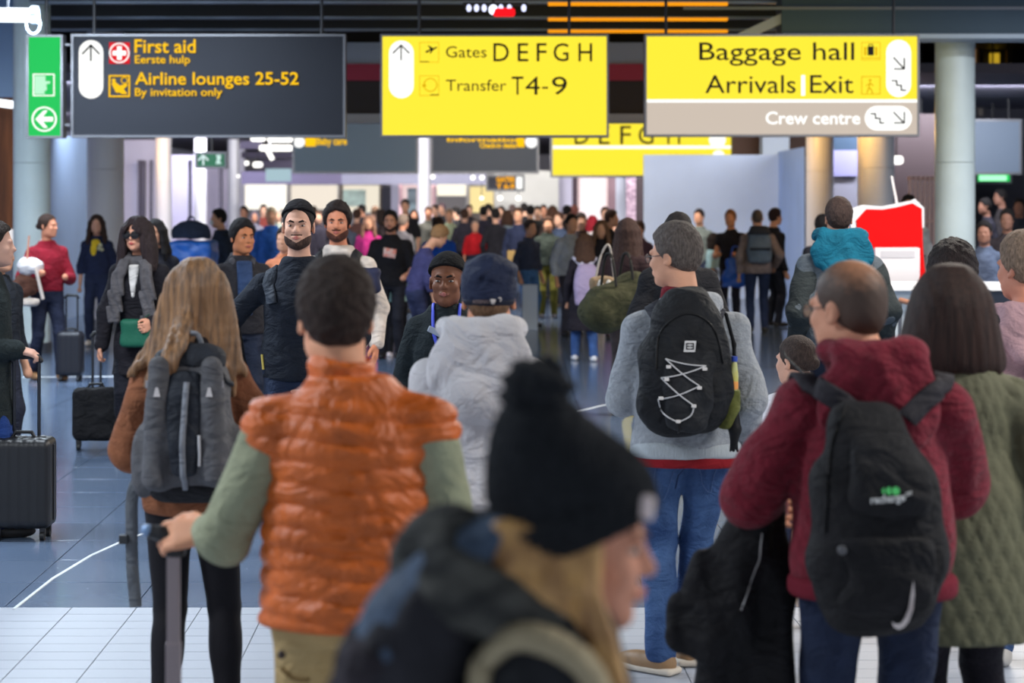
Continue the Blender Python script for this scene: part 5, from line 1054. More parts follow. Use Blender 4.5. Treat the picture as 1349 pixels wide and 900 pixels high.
# ------------------------------------------------------------------ G: woman with bobble hat, nearest
km = mat((40, 43, 48), .95, 1.0, 260, .3, 120)
G = person(None, None, 2.74, X=.050, rz=-math.pi / 2, H=1.535, u=.905, hs=1.0, w=.92, h=.006, fem=True, hair=None, armw=.88, topm=mat((34, 36, 40), .85, .5, 40, .3, 10), topw=.038, hem=.75, topfold=.012, neck_fwd=.0, pitch=-.10, skin=(222, 156, 128), botcol=(30, 32, 40),
           lhand=(-.15, .28, 1.0), rhand=(.15, .28, 1.0), sleever=1.2, topname='jacket', label='blurred woman in black bobble hat with blond hair, nearest to the camera in profile')
face(G, lip=(196, 120, 104), brow=(120, 86, 60), iris=(70, 80, 90))
s = S(); hf = G.hf
s.add(ell((0, -.002, .06), (.098, .118, .100), hf)); s.add(ell((0, -.050, .115), (.075, .075, .085), hf), .04); s.add(ell((0, -.068, .155), (.04, .042, .05), hf), .04)
s.disp(cutf(hf, 1, lambda x, y, z: .0025 * np.sin(np.arctan2(x, y + .03) * 46))); s.cut(cutf(hf, 1, lambda x, y, z: (.010 + y * .52) - z)); s.mesh('knit_hat', .005, km, G.root); G.hat = s
s = S(); s.add(ell((0, -.004, .035), (.107, .126, .10), hf)); s.disp(cutf(hf, 1, lambda x, y, z: .0035 * np.sin(np.arctan2(x, y + .03) * 40))); s.cut(cutf(hf, 1, lambda x, y, z: np.maximum((.000 + y * .52) - z, z - (.058 + y * .52)))); s.mesh('hat_brim', .005, km, G.root)
s = S(); s.add(ell((0, -.068, .205), (.050, .050, .048), hf)); s.disp(lambda X, Y, Z: .004 * np.sin(190 * X) * np.sin(170 * Y + 1) + .004 * np.sin(210 * Z + 90 * Y)); s.mesh('pompom', .004, km, G.root)
s = S(); s.add(rbox((.083, .094, .072), (.006, .011, .017), .005, hf, rot(-.85))); s.mesh('hat_patch', .004, mat((246, 228, 226), .6), G.root)
s = S(); rnd = random.Random(4)
for i in range(40):
    q = -1 if i % 2 else 1; k = (i // 2) / 19; y0 = -.10 + .125 * k; lay = (i // 2) % 3; xo = .078 + .012 * lay; ph = rnd.uniform(0, 6.28); p = [(q * .07, y0, .02), (q * xo, y0 + .004, -.05)]
    L_ = 5 + lay % 2
    for j in range(1, L_): p.append((q * (xo + .010 + .012 * math.sin(j * 1.6 + ph)) + (.034 * max(0, j - 1) if q > 0 else 0), y0 * (1 - .10 * j) + .020 * math.sin(j * 1.5 + ph) + .022 * j, -.05 - .056 * j))
    s.chain(p, [.015, .015] + [.014 - .0018 * j for j in range(1, L_)], .003, hf)
s.add(ell((0, -.07, -.05), (.085, .06, .09), hf), .02); s.disp(strands(hf, 1, .0015, 30)); s.mesh('hair', .005, mat((132, 92, 56), .5, .6, 60, 0, 34, stretch=(1, 1, .3), rgb2=(216, 168, 104)), G.root)
# hood and collar round her neck
s = S(); c = G.nb
s.chain([c + np.array(p) for p in [(-.10, .04, -.01), (-.11, -.03, .02), (-.09, -.10, .03), (0, -.13, .035), (.08, -.11, .03), (.10, -.05, .0), (.09, .02, -.03)]], [.035, .045, .055, .055, .05, .04, .03], .04); s.add(ell(c + np.array((0, -.125, .06)), (.13, .055, .065)), .05); s.disp(folds(.014, 16, 14, 3)); s.disp(lambda X, Y, Z: .004 * np.sin(120 * X + 30 * Z) * np.sin(110 * Z)); s.mesh('fur_edged_hood', .008, mat((40, 42, 44), .95, .9, 60, 0, 14, rgb2=(92, 92, 88), stretch=(1, 1, 2)), G.root)
r = empty('backpack', (G.X, G.Y, 0), G.rz, 'dark backpack with pale blue top and beige strap, on woman with the black bobble hat', 'backpack')
PG, _ = pack_mesh(r, [(.92, 0, -.20, .13, .06), (1.05, 0, -.20, .155, .08), (1.2, 0, -.195, .15, .085), (1.32, 0, -.16, .14, .085), (1.40, 0, -.11, .12, .07), (1.44, 0, -.06, .09, .05)], mat((46, 46, 52), .85, .5, 40, .35, 8), n=2.4, fd=.012, seed=2, h=.009)
s = S(); s.add(loft([(1.24, 0, -.205, .125, .075), (1.33, 0, -.17, .13, .075), (1.41, 0, -.115, .11, .065), (1.45, 0, -.07, .08, .05)], n=2.4, rnd=.03)); s.disp(folds(.006, 14, 12, 7)); s.mesh('pale_blue_top', .008, mat((74, 90, 112), .8, .5, 50, .3, 12), r)
s = S(); s.add(loft([(1.10, 0, -.235, .13, .05), (1.20, 0, -.24, .14, .055), (1.30, 0, -.225, .12, .05)], n=2.4, rnd=.03)); s.disp(folds(.010, 18, 14, 5)); s.disp(lambda X, Y, Z: .005 * np.sin(140 * X) * np.sin(90 * Z + 50 * Y)); s.mesh('furry_pocket', .008, mat((58, 54, 60), .95, 1.0, 60, .5, 16), r)
side_strap('dark_red_edge', [(.11, -.36, 1.12), (.12, -.35, 1.05), (.12, -.33, .98)], PG, .02, mat((110, 24, 48), .7), r)
for q in (-1, 1):
    pts = [(q * .14, -.20, 1.17), (q * .16, -.16, 1.25), (q * .17, -.10, 1.31), (q * .175, -.02, 1.30), (q * .175, .05, 1.24), (q * .17, .09, 1.14), (q * .16, .10, 1.02)]
    P_, N_ = onsurf(G.top, smooth_pts(pts, 5), .006); ribbon('shoulder_strap', P_, N_, .042, .014, mat((168, 156, 128), .8, .3), r)
# ------------------------------------------------------------------ H: capped bearded man facing the camera
Hm = person(394, 266, 10.6, H=1.875, rz=math.pi, w=1.04, h=.0065, hair='crop', haircol=(30, 24, 24), topm=mat((27, 32, 42), .9, .4, 120, .15, 20), topw=.022, hem=.92, botcol=(34, 44, 66), skin=(214, 164, 140), pitch=.06,
            rhand=(.31, .02, .98), rpole=(1, -.4, .2), lhand=(-.20, .12, .95), lpole=(-1, -.5, 0), hs=1.03, label='bearded man in black cap and black sweater walking towards the camera')
face(Hm, beard=(72, 52, 44), lip=(186, 110, 100), bt=.0018); hat(Hm, 'beanie', mat((26, 24, 28), .9, .6, 140, .2, 60), z=.068, t=.012, name='knit_cap')
shell(Hm, .016, lambda x, y, z: np.maximum((.062 + y * .35) - z, z - (.085 + y * .35)), name='cap_edge', m=mat((20, 18, 22), .9, .6, 140))
s = S(); s.chain([Hm.nb + np.array(p) for p in [(-.062, .05, .0), (-.03, .085, -.02), (.03, .085, -.02), (.062, .05, .0)]], [.004] * 4, .002); s.mesh('neck_chain', .004, mat((190, 180, 170), .3, metal=.5), Hm.root)
r = bag_root(Hm, 'backpack', 'black backpack with grey strap on the bearded man in the black cap')
pack_mesh(r, [(1.05, 0, -.2, .13, .09), (1.3, 0, -.21, .14, .11), (1.46, 0, -.18, .09, .07)], pk, h=.012)
shoulder_strap(Hm, r, 1, mat((46, 52, 62), .7, .3), 1.44, .07, xo=.15, back=-.15); shoulder_strap(Hm, r, -1, mat((46, 52, 62), .7, .3), 1.44, .07, xo=.15, back=-.15)
side_strap('yellow_tag', [(.20, .05, 1.06), (.20, .06, .98)], Hm.top, .02, mat((196, 176, 90), .6), r)
# ------------------------------------------------------------------ I: woman with sunglasses and grey scarf
Iw = person(183, 286, 14.4, H=1.765, rz=math.pi - .12, w=.92, h=.008, fem=True, hair=None, topm=cloth((30, 27, 32)), topw=.035, hem=.62, coat=[(.60, 0, 0, .22, .17), (.85, 0, 0, .20, .16), (1.05, 0, 0, .175, .14)], botcol=(28, 28, 36), skin=(214, 152, 124),
            rhand=(.27, .06, .80), rpole=(1, -.5, 0), lhand=(-.16, .2, 1.0), yaw=-.15, topname='long_coat', hcurl=.9, label='woman with long dark fringe, sunglasses and grey scarf in black coat pulling a bag')
E_ = []
for i in range(13):
    th = math.radians(-128 + 256 * i / 12); cx, cy = math.sin(th), -math.cos(th)
    E_.append((cx * .085, cy * .10 - .005, [(cx * .11, cy * .10, -.08), (cx * .125, cy * .09, -.16), (cx * .135, cy * .08 + (.02 if cy > 0 else 0), -.25)], .030, .016))
for k in (-1.5, -.5, .5, 1.5): E_.append((k * .03, .085, [(k * .034, .104, .045), (k * .034, .106, .03)], .016, .012))
longhair(Iw, hairm((38, 28, 30), (60, 46, 46)), E_, amp=.003, seed=8)
face(Iw, lip=(190, 90, 84), eyes=False, brow=(40, 30, 30)); glasses(Iw, mat((24, 20, 22), .3), mat((16, 14, 18), .1), r=.027, wd=.003)
s = S(); c = Iw.nb; s.chain([c + np.array(p) for p in [(-.08, .02, .03), (-.05, -.08, .03), (.05, -.08, .03), (.08, .02, .03), (.05, .09, .0), (-.05, .09, .0), (-.08, .02, .03)]], [.04] * 7, .02); s.disp(folds(.008, 22, 20, 3)); s.mesh('scarf', .009, cloth((84, 80, 82), .2), Iw.root)
for q, ze in ((-1, .96), (1, 1.0)):
    s = S(); s.add(loft([(ze, q * .13, .17, .05, .022), (1.2, q * .12, .175, .055, .025), (1.38, q * .095, .15, .045, .03), (1.46, q * .07, .10, .04, .03)], n=3, rnd=.015)); s.disp(lambda X, Y, Z: .005 * np.sin(110 * X + 6 * np.sin(8 * Z))); s.mesh('scarf_end', .009, cloth((88, 84, 86), .25), Iw.root)
s = S(); s.add(loft([(1.18, 0, .135, .012, .02), (1.30, 0, .13, .03, .025), (1.42, 0, .105, .045, .03)], n=2.5, rnd=.01)); s.mesh('white_blouse', .009, cloth((214, 206, 200)), Iw.root)
r = empty('shoulder_bag', (Iw.X, Iw.Y, 0), Iw.rz, 'green bag at the waist of the woman with sunglasses', 'bag'); s = S(); s.add(rbox((-.05, .22, .93), (.11, .05, .10), .03)); s.disp(folds(.005, 15, 15, 1)); s.mesh('bag_body', .01, mat((30, 92, 70), .6, .2), r)
P_, N_ = onsurf(Iw.top, smooth_pts([(-.14, .2, 1.0), (-.12, .16, 1.2), (-.1, .1, 1.42), (-.1, -.02, 1.52)], 5), .01); ribbon('bag_strap', P_, N_, .02, .006, mat((24, 70, 54), .6), r)
# her soft wheeled bag
hx = Iw.X - .27
r = suitcase(WX(126, 14.9), 14.9, .15, .34, .2, .40, 'small black soft wheeled bag pulled by the woman with sunglasses', mat((27, 26, 28), .8, .6, 40, .3, 12), handle=.40, zb=.07, soft=True, polex=.03, lean=-.1)
# ------------------------------------------------------------------ J: woman in red sweater at left
J = person(62, 282, 20.8, rz=math.radians(-152), w=.95, h=.010, fem=True, hair='tied', haircol=(52, 34, 26), topcol=(128, 20, 36), topw=.03, hem=.93, botcol=(32, 36, 54), skin=(196, 130, 100), yaw=.75, feet=((-.12, .1), (.12, -.1)), boot=(150, 108, 70),
           lhand=(-.14, .24, 1.08), rhand=(.18, .26, 1.12), hcurl=.7, label='woman in red sweater and dark jeans at left carrying a brown and white bundle')
s = S(); c = J.nb; s.chain([c + np.array(p) for p in [(-.06, .0, .03), (0, -.06, .04), (.06, .0, .03), (0, .05, .02), (-.06, 0, .03)]], [.018] * 5, .01); s.mesh('white_collar', .01, cloth((220, 214, 210)), J.root)
r = empty('soft_bundle', (J.X, J.Y - .3, 0), 0, 'brown and white plush bundle with beige straps held by the woman in the red sweater', 'bag')
k = lambda p, q_: ((p - 62) / 125, 1.88 - (q_ - 265) / 125)
def bl(nm, m, *es):
    s = S()
    for (p, q_, rx, rz_) in es: x, z = k(p, q_); s.add(ell((x, 0, z), (rx, .09, rz_)), .03)
    s.disp(folds(.008, 20, 20, 1)); s.mesh(nm, .012, m, r)
bl('brown_cloth', cloth((84, 52, 40), .3), (42, 375, .14, .13), (30, 388, .1, .1)); bl('white_fleece', cloth((206, 198, 196)), (47, 350, .12, .10), (58, 352, .07, .08)); bl('tan_pouch', cloth((150, 116, 92)), (22, 392, .09, .13)); bl('white_end', cloth((206, 190, 176)), (48, 396, .11, .05))
cyl('strap', (k(48, 310)[0], -.02, k(48, 310)[1]), (k(46, 345)[0], -.05, k(46, 345)[1]), .010, mat((190, 130, 104), .6), r); cyl('strap', (k(58, 350)[0], -.08, k(58, 350)[1]), (k(68, 392)[0], -.08, k(68, 392)[1]), .018, mat((200, 184, 172), .6), r)
suitcase(WX(93, 20.6), 20.6, 0, .27, .2, .46, 'black suitcase standing behind the woman in the red sweater', mat((28, 28, 36), .45), handle=.36, polex=.06)
# ------------------------------------------------------------------ K: woman in navy uniform with yellow scarf
K = person(128, 283, 25.7, rz=math.pi, w=.92, h=.011, fem=True, hair='longfront', haircol=(60, 42, 34), topcol=(34, 40, 66), topw=.028, hem=.93, botcol=(38, 44, 68), skin=(206, 150, 124), yaw=.1, boot=(214, 196, 180), label='woman in navy uniform jacket with yellow neck scarf in front of the white column')
s = S(); c = K.nb; s.add(ell(c + np.array((0, .10, -.05)), (.06, .035, .05))); s.add(ell(c + np.array((.02, .125, -.14)), (.045, .03, .09)), .02); s.mesh('yellow_scarf', .012, cloth((222, 184, 44)), K.root)
for (x, z) in ((-.10, 1.36), (-.14, 1.28), (-.07, 1.30)): s = S(); s.add(ell(onsurf(K.top, [(x, .2, z)])[0][0], (.028, .015, .028))); s.mesh('jacket_badge', .01, cloth((190, 184, 150)), K.root)
# ------------------------------------------------------------------ L, M, N, O, P, Q, R, S, T
L = person(318, 290, 15.3, rz=math.radians(-160), w=1.0, h=.009, hair='mid', haircol=(26, 22, 24), topcol=(44, 42, 46), topw=.035, hem=.85, botcol=(40, 46, 62), skin=(196, 124, 84), yaw=.25, hs=1.06, label='dark-haired man in black jacket and blue shirt standing left of the capped man')
face(L, lip=(170, 90, 76)); s = S(); s.add(loft([(1.0, 0, .145, .055, .03), (1.25, 0, .145, .06, .035), (1.42, 0, .10, .06, .03)], n=2.5, rnd=.01)); s.mesh('blue_shirt', .01, cloth((52, 70, 104)), L.root)
s = S(); c = L.nb; s.chain([c + np.array(p) for p in [(-.05, .10, -.1), (-.075, .05, .0), (-.05, -.06, .035), (.05, -.06, .035), (.075, .05, .0), (.05, .10, -.1)]], [.025] * 6, .02); s.disp(folds(.004, 30, 30, 1)); s.mesh('collar', .009, cloth((78, 76, 80), .3), L.root)
M = person(446, 268, 13.7, rz=math.radians(172), w=1.08, h=.009, hair='curly', haircol=(38, 28, 26), topcol=(206, 192, 180), topw=.03, hem=.86, botcol=(46, 50, 60), skin=(204, 132, 100), yaw=.15, hs=1.05, label='bearded man in cream sweatshirt with black straps, behind the capped man')
face(M, beard=(84, 48, 36), lip=(180, 100, 88), bt=.006); r = bag_root(M, 'backpack', 'black backpack with wide straps on the man in the cream sweatshirt')
pack_mesh(r, [(1.05, 0, -.2, .14, .09), (1.3, 0, -.21, .15, .11), (1.46, 0, -.18, .09, .07)], pk, h=.012)
for q in (-1, 1): shoulder_strap(M, r, q, mat((30, 28, 30), .7, .3), 1.44, .07, xo=.13, back=-.15)
r = empty('shoulder_bag', (M.X + .42, M.Y - .12, 0), 0, 'dark blue bag at the side of the man in the cream sweatshirt', 'bag'); s = S(); s.add(rbox((-.22, 0, 1.33), (.10, .07, .09), .04)); s.disp(folds(.006, 18, 18, 2)); s.mesh('bag_body', .01, mat((40, 42, 66), .7), r); cyl('bag_strap', (-.28, .06, 1.40), (-.36, .14, 1.62), .012, mat((30, 30, 46), .6), r)
N = person(523, 333, 23.9, rz=.1, w=.90, h=.009, hair='kid', haircol=(196, 170, 136), topcol=(168, 200, 190), topw=.025, sleeve=.45, hem=.66, botcol=(24, 24, 30), skin=(224, 176, 150), hs=.92, boot=(226, 206, 206), feet=((-.09, 0), (.10, .05)), lhand=(-.24, .06, .66), rhand=(.24, .06, .66), sole=(236, 226, 224), label='small blond child in mint green shirt and black trousers seen from behind')
O = person(590, 336, 10.0, rz=math.radians(176), w=1.0, h=.0065, fem=True, hair=None, topcol=(26, 34, 38), topw=.04, hem=.84, botcol=(24, 26, 34), skin=(116, 74, 54), hs=1.06, pitch=.08, yaw=-.05, topname='fleece_jacket', label='security guard in black beanie and dark fleece with blue lanyard, facing the camera')
face(O, lip=(158, 96, 90), brow=(28, 20, 18), iris=(24, 16, 14)); hat(O, 'beanie', mat((18, 18, 20), .95, .6, 140, .2, 60), z=.048, t=.018, name='beanie')
s = S(); c = O.nb; s.add(loft([(c[2] - .03, 0, c[1], .10, .09), (c[2] + .05, 0, c[1] + .01, .08, .075)], rnd=.015)); s.mesh('fleece_collar', .008, cloth((24, 30, 34)), O.root)
r = empty('lanyard', (O.X, O.Y, 0), O.rz, 'blue lanyard with grey badge around the neck of the security guard', 'lanyard')
lanm = mat((60, 76, 200), .5)
for q in (-1, 1):
    P_, N_ = onsurf(O.top, smooth_pts([(q * .085, .05, 1.40), (q * .08, .12, 1.30), (q * .05, .17, 1.18), (q * .012, .18, 1.08)], 6), .006); ribbon('lanyard_band', P_, N_, .018, .003, lanm, r)
q = onsurf(O.top, [(.06, .2, 1.255)], .01)[0][0]; s = S(); s.add(rbox(q, (.045, .006, .016), .004, ID, rot(0, 0, -.45))); s.mesh('badge', .004, mat((150, 160, 176), .3), r)
Pm_ = person(1106, 262, 13.0, w=1.12, h=.009, hair='short', haircol=(62, 48, 44), topcol=(84, 92, 100), topw=.04, hem=.84, botcol=(36, 42, 58), skin=(196, 140, 112), topname='jacket', lhand=(-.27, .06, .95), rhand=(.30, .06, .95), rpole=(.3, -1, 0), lpole=(-.3, -1, 0), label='man in dark jacket with wide teal hood seen from behind')
for q in (-1, 1):
    s = S(); s.chain([Pm_.sh[q] + np.array((q * .01, 0, -.02)), Pm_.el[q], Pm_.el[q] + (Pm_.wr[q] - Pm_.el[q]) * .95], [.092, .086, .066], .02); s.disp(folds(.008, 12, 12, q)); s.mesh('dark_sleeve', .01, cloth((46, 52, 54)), Pm_.root)
hoodm(Pm_, cloth((14, 92, 116)), w=.20, zt=1.56, drop=.22, wide=1.4, amp=.005)
Q = person(1258, 321, 8.7, w=1.0, h=.0085, hair='curly', haircol=(40, 34, 34), topcol=(70, 74, 70), hem=.84, yaw=-.5, skin=(200, 140, 118), hs=1.12, label='person with short curly dark hair behind the woman with the brown bob')
shell(Q, .022, hairline(.075, .03, -.055, -.03, .4), m=hairm((44, 36, 36)), name='hair_top', dispf=lambda X, Y, Z: .005 * np.sin(80 * X + 40 * Z) * np.sin(90 * Z + 20 * X))
R_ = person(1352, 309, 7.9, w=1.05, h=.0085, hair='mid', haircol=(132, 112, 96), topcol=(178, 142, 148), topw=.03, hem=.84, yaw=.55, skin=(206, 140, 116), hs=1.08, botcol=(70, 96, 140), feet=((-.08, .1), (.1, 0)), boot=(200, 196, 190), label='person with short sandy hair in pink hooded top at the right edge')
hoodm(R_, cloth((186, 150, 156)), w=.15, zt=1.47, drop=.17, wide=1.2); r = bag_root(R_, 'backpack', 'dark green backpack of the person in the pink top at the right edge')
pack_mesh(r, [(.95, .10, -.2, .12, .09), (1.15, .10, -.22, .135, .11), (1.34, .10, -.2, .10, .08)], mat((46, 56, 44), .8, .4), h=.012); shoulder_strap(R_, r, -1, mat((46, 46, 52), .7, .3), 1.36, .045, xo=.12, back=-.15); shoulder_strap(R_, r, 1, mat((46, 46, 52), .7, .3), 1.36, .045, xo=.12, back=-.15)
Sc = person(1050, 443, 8.75, w=.80, h=.0085, hair='tied', haircol=(62, 50, 46), topcol=(222, 220, 226), hem=.66, yaw=.7, skin=(214, 164, 140), hs=.90, botcol=(60, 66, 90), label='child with dark brown hair in white top between the two men with backpacks')
T_ = person(None, None, 11.1, X=WX(-24, 11.1), rz=math.radians(-80), H=1.76, w=1.0, h=.009, hair='short', haircol=(40, 32, 28), topcol=(34, 42, 44), topw=.04, hem=.62, coat=[(.60, 0, 0, .21, .19), (.85, 0, 0, .20, .18), (1.05, 0, 0, .18, .16)], botcol=(38, 66, 130), skin=(206, 160, 140), bfit=.015, lean=.05,
            rhand=(.10, .20, 1.05), rpole=(.3, -1, -.2), lhand=(-.25, -.10, .86), feet=((-.10, .04), (.1, .10)), rh=dict(d=(0, 1, -.25), n=(.3, .2, 1), t=(-1, .3, 0), curl=.8), topname='long_jacket', label='person in dark jacket and blue jeans cut off by the left edge, holding suitcase handle')
suitcase(WX(31, 11.0), 11.0, 0, .335, .22, .50, 'black ribbed cabin suitcase at the left edge with long handle pulled out', mat((27, 27, 30), .4, .15, 120, .1), handle=.43, zb=.065, polex=.07, h=.008)
V_ = person(-4, 312, 13.5, rz=math.radians(-120), h=.012, hair='short', haircol=(40, 32, 30), topcol=(36, 40, 48), botcol=(36, 38, 50), topw=.035, label='person in dark clothes at the far left edge behind the suitcase owner')
# ------------------------------------------------------------------ the crowd
def crowd(px, top, Y, rz, hair, hc, tc, bc, label, group=None, **k):
    h = .011 if Y < 20 else (.014 if Y < 32 else .020); k.setdefault('hs', None)
    return person(px, top, Y, rz=math.radians(rz), h=h, hair=hair, haircol=hc, topcol=tc, botcol=bc, label=label, group=group, fine=Y < 25, **k)
BK, BR, DB = (28, 24, 24), (74, 50, 38), (46, 34, 30)
a = crowd(206, 289, 18.6, 170, 'longfront', BK, (32, 32, 40), (30, 30, 38), 'dark-haired person in black just behind the woman with sunglasses', fem=True)
a = crowd(291, 276, 27, 110, 'short', BK, (44, 52, 68), (34, 36, 48), 'person in dark padded jacket and pale face mask right of the blue cart', topw=.045)
s = S(); s.add(ell(a.hf.pt((0, .075, -.045)), (.05, .05, .045))); s.mesh('face_mask', .014, cloth((206, 210, 214)), a.root)
a = crowd(515, 278, 23.6, 175, 'short', BK, (26, 24, 28), (30, 30, 38), 'man in black T-shirt with pinkish print standing behind the blond child', sleeve=.45, hem=.86, w=1.1, skin=(196, 138, 112), boot=(24, 22, 24), rhand=(.22, .24, 1.0), lhand=(-.22, .24, 1.0))
face(a, beard=(60, 40, 32)); P_, N_ = onsurf(a.top, [(-.12, .3, 1.28), (-.06, .3, 1.29), (0, .3, 1.28), (.06, .3, 1.29), (.12, .3, 1.28)], .004); ribbon('shirt_print', P_, N_, .11, .003, mat((226, 120, 100), .8, rgb2=(222, 206, 200), vscale=20), a.root)
a = crowd(549, 298, 22.6, -60, 'curly', (146, 108, 72), (60, 58, 96), (40, 44, 70), 'person with curly light brown hair bending forward beside the printed black T-shirt', pitch=-.6, neck_fwd=.10, lean=.25, w=.95)
a = crowd(578, 287, 27, 20, 'short', (60, 44, 40), (26, 76, 176), (30, 34, 48), 'person in bright blue jacket behind the security guard', topw=.04)
a = crowd(534, 263, 40, 178, 'short', BK, (30, 28, 32), (34, 34, 42), 'tall man in black T-shirt at the back of the crowd, above the bending person', sleeve=.45)
a = crowd(683, 274, 34.7, 170, 'short', BR, (36, 42, 66), (52, 72, 104), 'man in navy jacket with tan bag across his front, right of the navy cap'); t = tag(box('tan_bag', (a.X - .20, a.Y - .36, .80), (a.X + .04, a.Y - .2, 1.02), mat((150, 122, 74), .8), None, .03), 'tan square bag held in front of the man in the navy jacket', 'bag'); t.name = 'shoulder_bag'
a = crowd(722, 286, 31.7, 180, 'mid', BR, (58, 66, 60), (104, 100, 40), 'person in dark green jacket and olive trousers facing the camera in the crowd', topw=.035, boot=(46, 44, 50))
a = crowd(697, 290, 29.5, -140, 'mid', (60, 46, 44), (54, 60, 80), (66, 104, 150), 'person in dark blue top and light jeans between the navy jacket and the olive trousers')
t = tag(box('shopping_bag', (WX(688, 29), 28.7, 0.001), (WX(708, 29), 28.85, .66), mat((196, 206, 220), .6), None, .01), 'pale blue carrier bag hanging beside the person in light jeans', 'bag')
# girl with lilac backpack
a = crowd(770, 307, 23.2, 5, 'long', (80, 56, 44), (38, 34, 42), (64, 94, 150), 'girl with lilac backpack and long dark skirt walking away', fem=True, hem=.36, coat=[(.35, 0, 0, .23, .17), (.7, 0, 0, .18, .15), (.95, 0, 0, .15, .12)], boot=(224, 224, 230), feet=((-.10, .12), (.10, -.08)), w=.95)
r = bag_root(a, 'backpack', 'lilac backpack with white straps on the girl with the long dark skirt'); PL, _ = pack_mesh(r, [(.66, 0, -.22, .13, .07), (.85, 0, -.23, .155, .10), (1.05, 0, -.22, .14, .09), (1.15, 0, -.20, .09, .06)], mat((176, 158, 190), .7, .3), h=.012); shoulder_strap(a, r, 1, mat((206, 202, 222), .7), 1.12, .07, xo=.12, back=-.16); shoulder_strap(a, r, -1, mat((206, 202, 222), .7), 1.12, .07, xo=.12, back=-.16)
# woman with long wavy hair and duffel bag
a = crowd(826, 288, 17.3, -20, 'wavy', (62, 42, 36), (52, 36, 38), (60, 52, 52), 'woman with very long wavy dark brown hair left of the man with the laced backpack', fem=True, topw=.04, hem=.80)
r = empty('duffel_bag', (WX(806, 16.3), 16.3, 0), .5, 'large dark green duffel bag carried by the woman with long wavy hair', 'bag'); s = S(); s.add(cone((-.10, 0, .98), (.22, 0, 1.10), .19, .19)); s.disp(folds(.014, 10, 9, 2)); s.mesh('bag_body', .014, cloth((62, 62, 42), .3), r)
for x in (-.03, .14): tube('bag_handle', smooth_pts([(x, -.12, 1.18), (x, -.05, 1.42), (x, .05, 1.42), (x, .12, 1.18)]), .012, mat((36, 34, 30), .7), r)
r = empty('shoulder_bag', (WX(793, 16.9), 16.8, 0), 0, 'beige handbag with white tassels left of the green duffel bag', 'bag'); s = S(); s.add(rbox((0, 0, 1.10), (.11, .06, .14), .04)); s.disp(folds(.006, 18, 14, 1)); s.mesh('bag_body', .012, cloth((150, 128, 102)), r)
for x in (-.02, .05, .11): s = S(); s.add(ell((x, -.07, 1.15), (.028, .02, .07))); s.mesh('tassel', .01, cloth((220, 214, 204)), r)
tube('bag_strap', smooth_pts([(-.06, 0, 1.22), (-.01, .03, 1.42), (.06, .04, 1.5), (.1, 0, 1.22)]), .010, mat((180, 170, 160), .7), r)
a = crowd(894, 283, 12.6, 0, 'mid', BK, (26, 26, 30), (34, 34, 42), 'black-haired person in black directly behind the head of the man with the laced backpack', topw=.05, lhand=(-.2, .2, 1.0), rhand=(.2, .2, 1.0))
a = crowd(922, 276, 33, 150, 'short', DB, (112, 120, 116), (44, 50, 70), 'person in grey-green top in front of the pale blue wall, leftmost of the group')
a = crowd(939, 307, 30.6, -90, 'bob', DB, (168, 200, 204), (120, 130, 150), 'child in pale aqua top in front of the pale blue wall', fem=True)
a = crowd(963, 277, 29.5, 160, 'short', (150, 96, 56), (30, 26, 30), (38, 38, 50), 'fair-haired person in sleeveless black top with bare arms before the pale wall', sleeve=.12, lhand=(-.16, .24, 1.08), rhand=(.14, .24, 1.08), skin=(216, 146, 104))
t = empty('carrier_bag', (WX(968, 29), 28.9, 0), 0, 'bright blue carrier bag held beside the man with the grey backpack', 'bag'); s = S(); s.add(loft([(.62, 0, 0, .20, .08), (.8, 0, 0, .19, .08), (1.05, 0, 0, .13, .05)], n=3, rnd=.02)); s.disp(folds(.01, 14, 12, 1)); s.mesh('bag_body', .016, mat((32, 92, 200), .4), t)
for y in (-.03, .03): tube('bag_handle', smooth_pts([(-.07, y, 1.03), (-.04, y, 1.2), (.04, y, 1.2), (.07, y, 1.03)]), .008, mat((32, 92, 200), .4), t)
a = crowd(998, 276, 28.3, 0, 'crop', (92, 78, 70), (138, 120, 116), (40, 50, 78), 'man in taupe sweater and dark jeans with grey backpack before the pale wall', topw=.03, w=1.1, rhand=(.26, .05, .95))
r = bag_root(a, 'backpack', 'two-tone grey backpack on the man in the taupe sweater'); pack_mesh(r, [(1.0, 0, -.21, .17, .09), (1.2, 0, -.22, .18, .10), (1.42, 0, -.2, .15, .08), (1.5, 0, -.18, .11, .05)], mat((96, 108, 122), .7, .3, 40, .2), h=.014)
s = S(); s.add(loft([(1.40, 0, -.21, .17, .10), (1.46, 0, -.2, .15, .09), (1.53, 0, -.17, .12, .06)], n=3, rnd=.02)); s.mesh('top_lid', .014, mat((40, 44, 54), .7), r); s = S(); s.add(rbox((0, -.31, 1.2), (.15, .02, .02), .01)); s.mesh('dark_band', .012, mat((36, 40, 50), .7), r)
for q in (-1, 1): shoulder_strap(a, r, q, mat((40, 44, 54), .7), 1.46, .07, xo=.13, back=-.15)
a = crowd(1019, 275, 29.5, -60, 'short', (44, 28, 30), (32, 32, 38), (36, 38, 48), 'person in black jacket right beside the man with the grey backpack', topw=.04)
a = crowd(1084, 284, 22, 0, 'mid', BK, (40, 40, 46), (40, 40, 50), 'dark-haired person mostly hidden left of the man with the teal hood')
a = crowd(1197, 258, 25, 170, 'mid', BK, (196, 196, 200), (70, 70, 80), 'dark-haired person in white top seen above and right of the red panel')
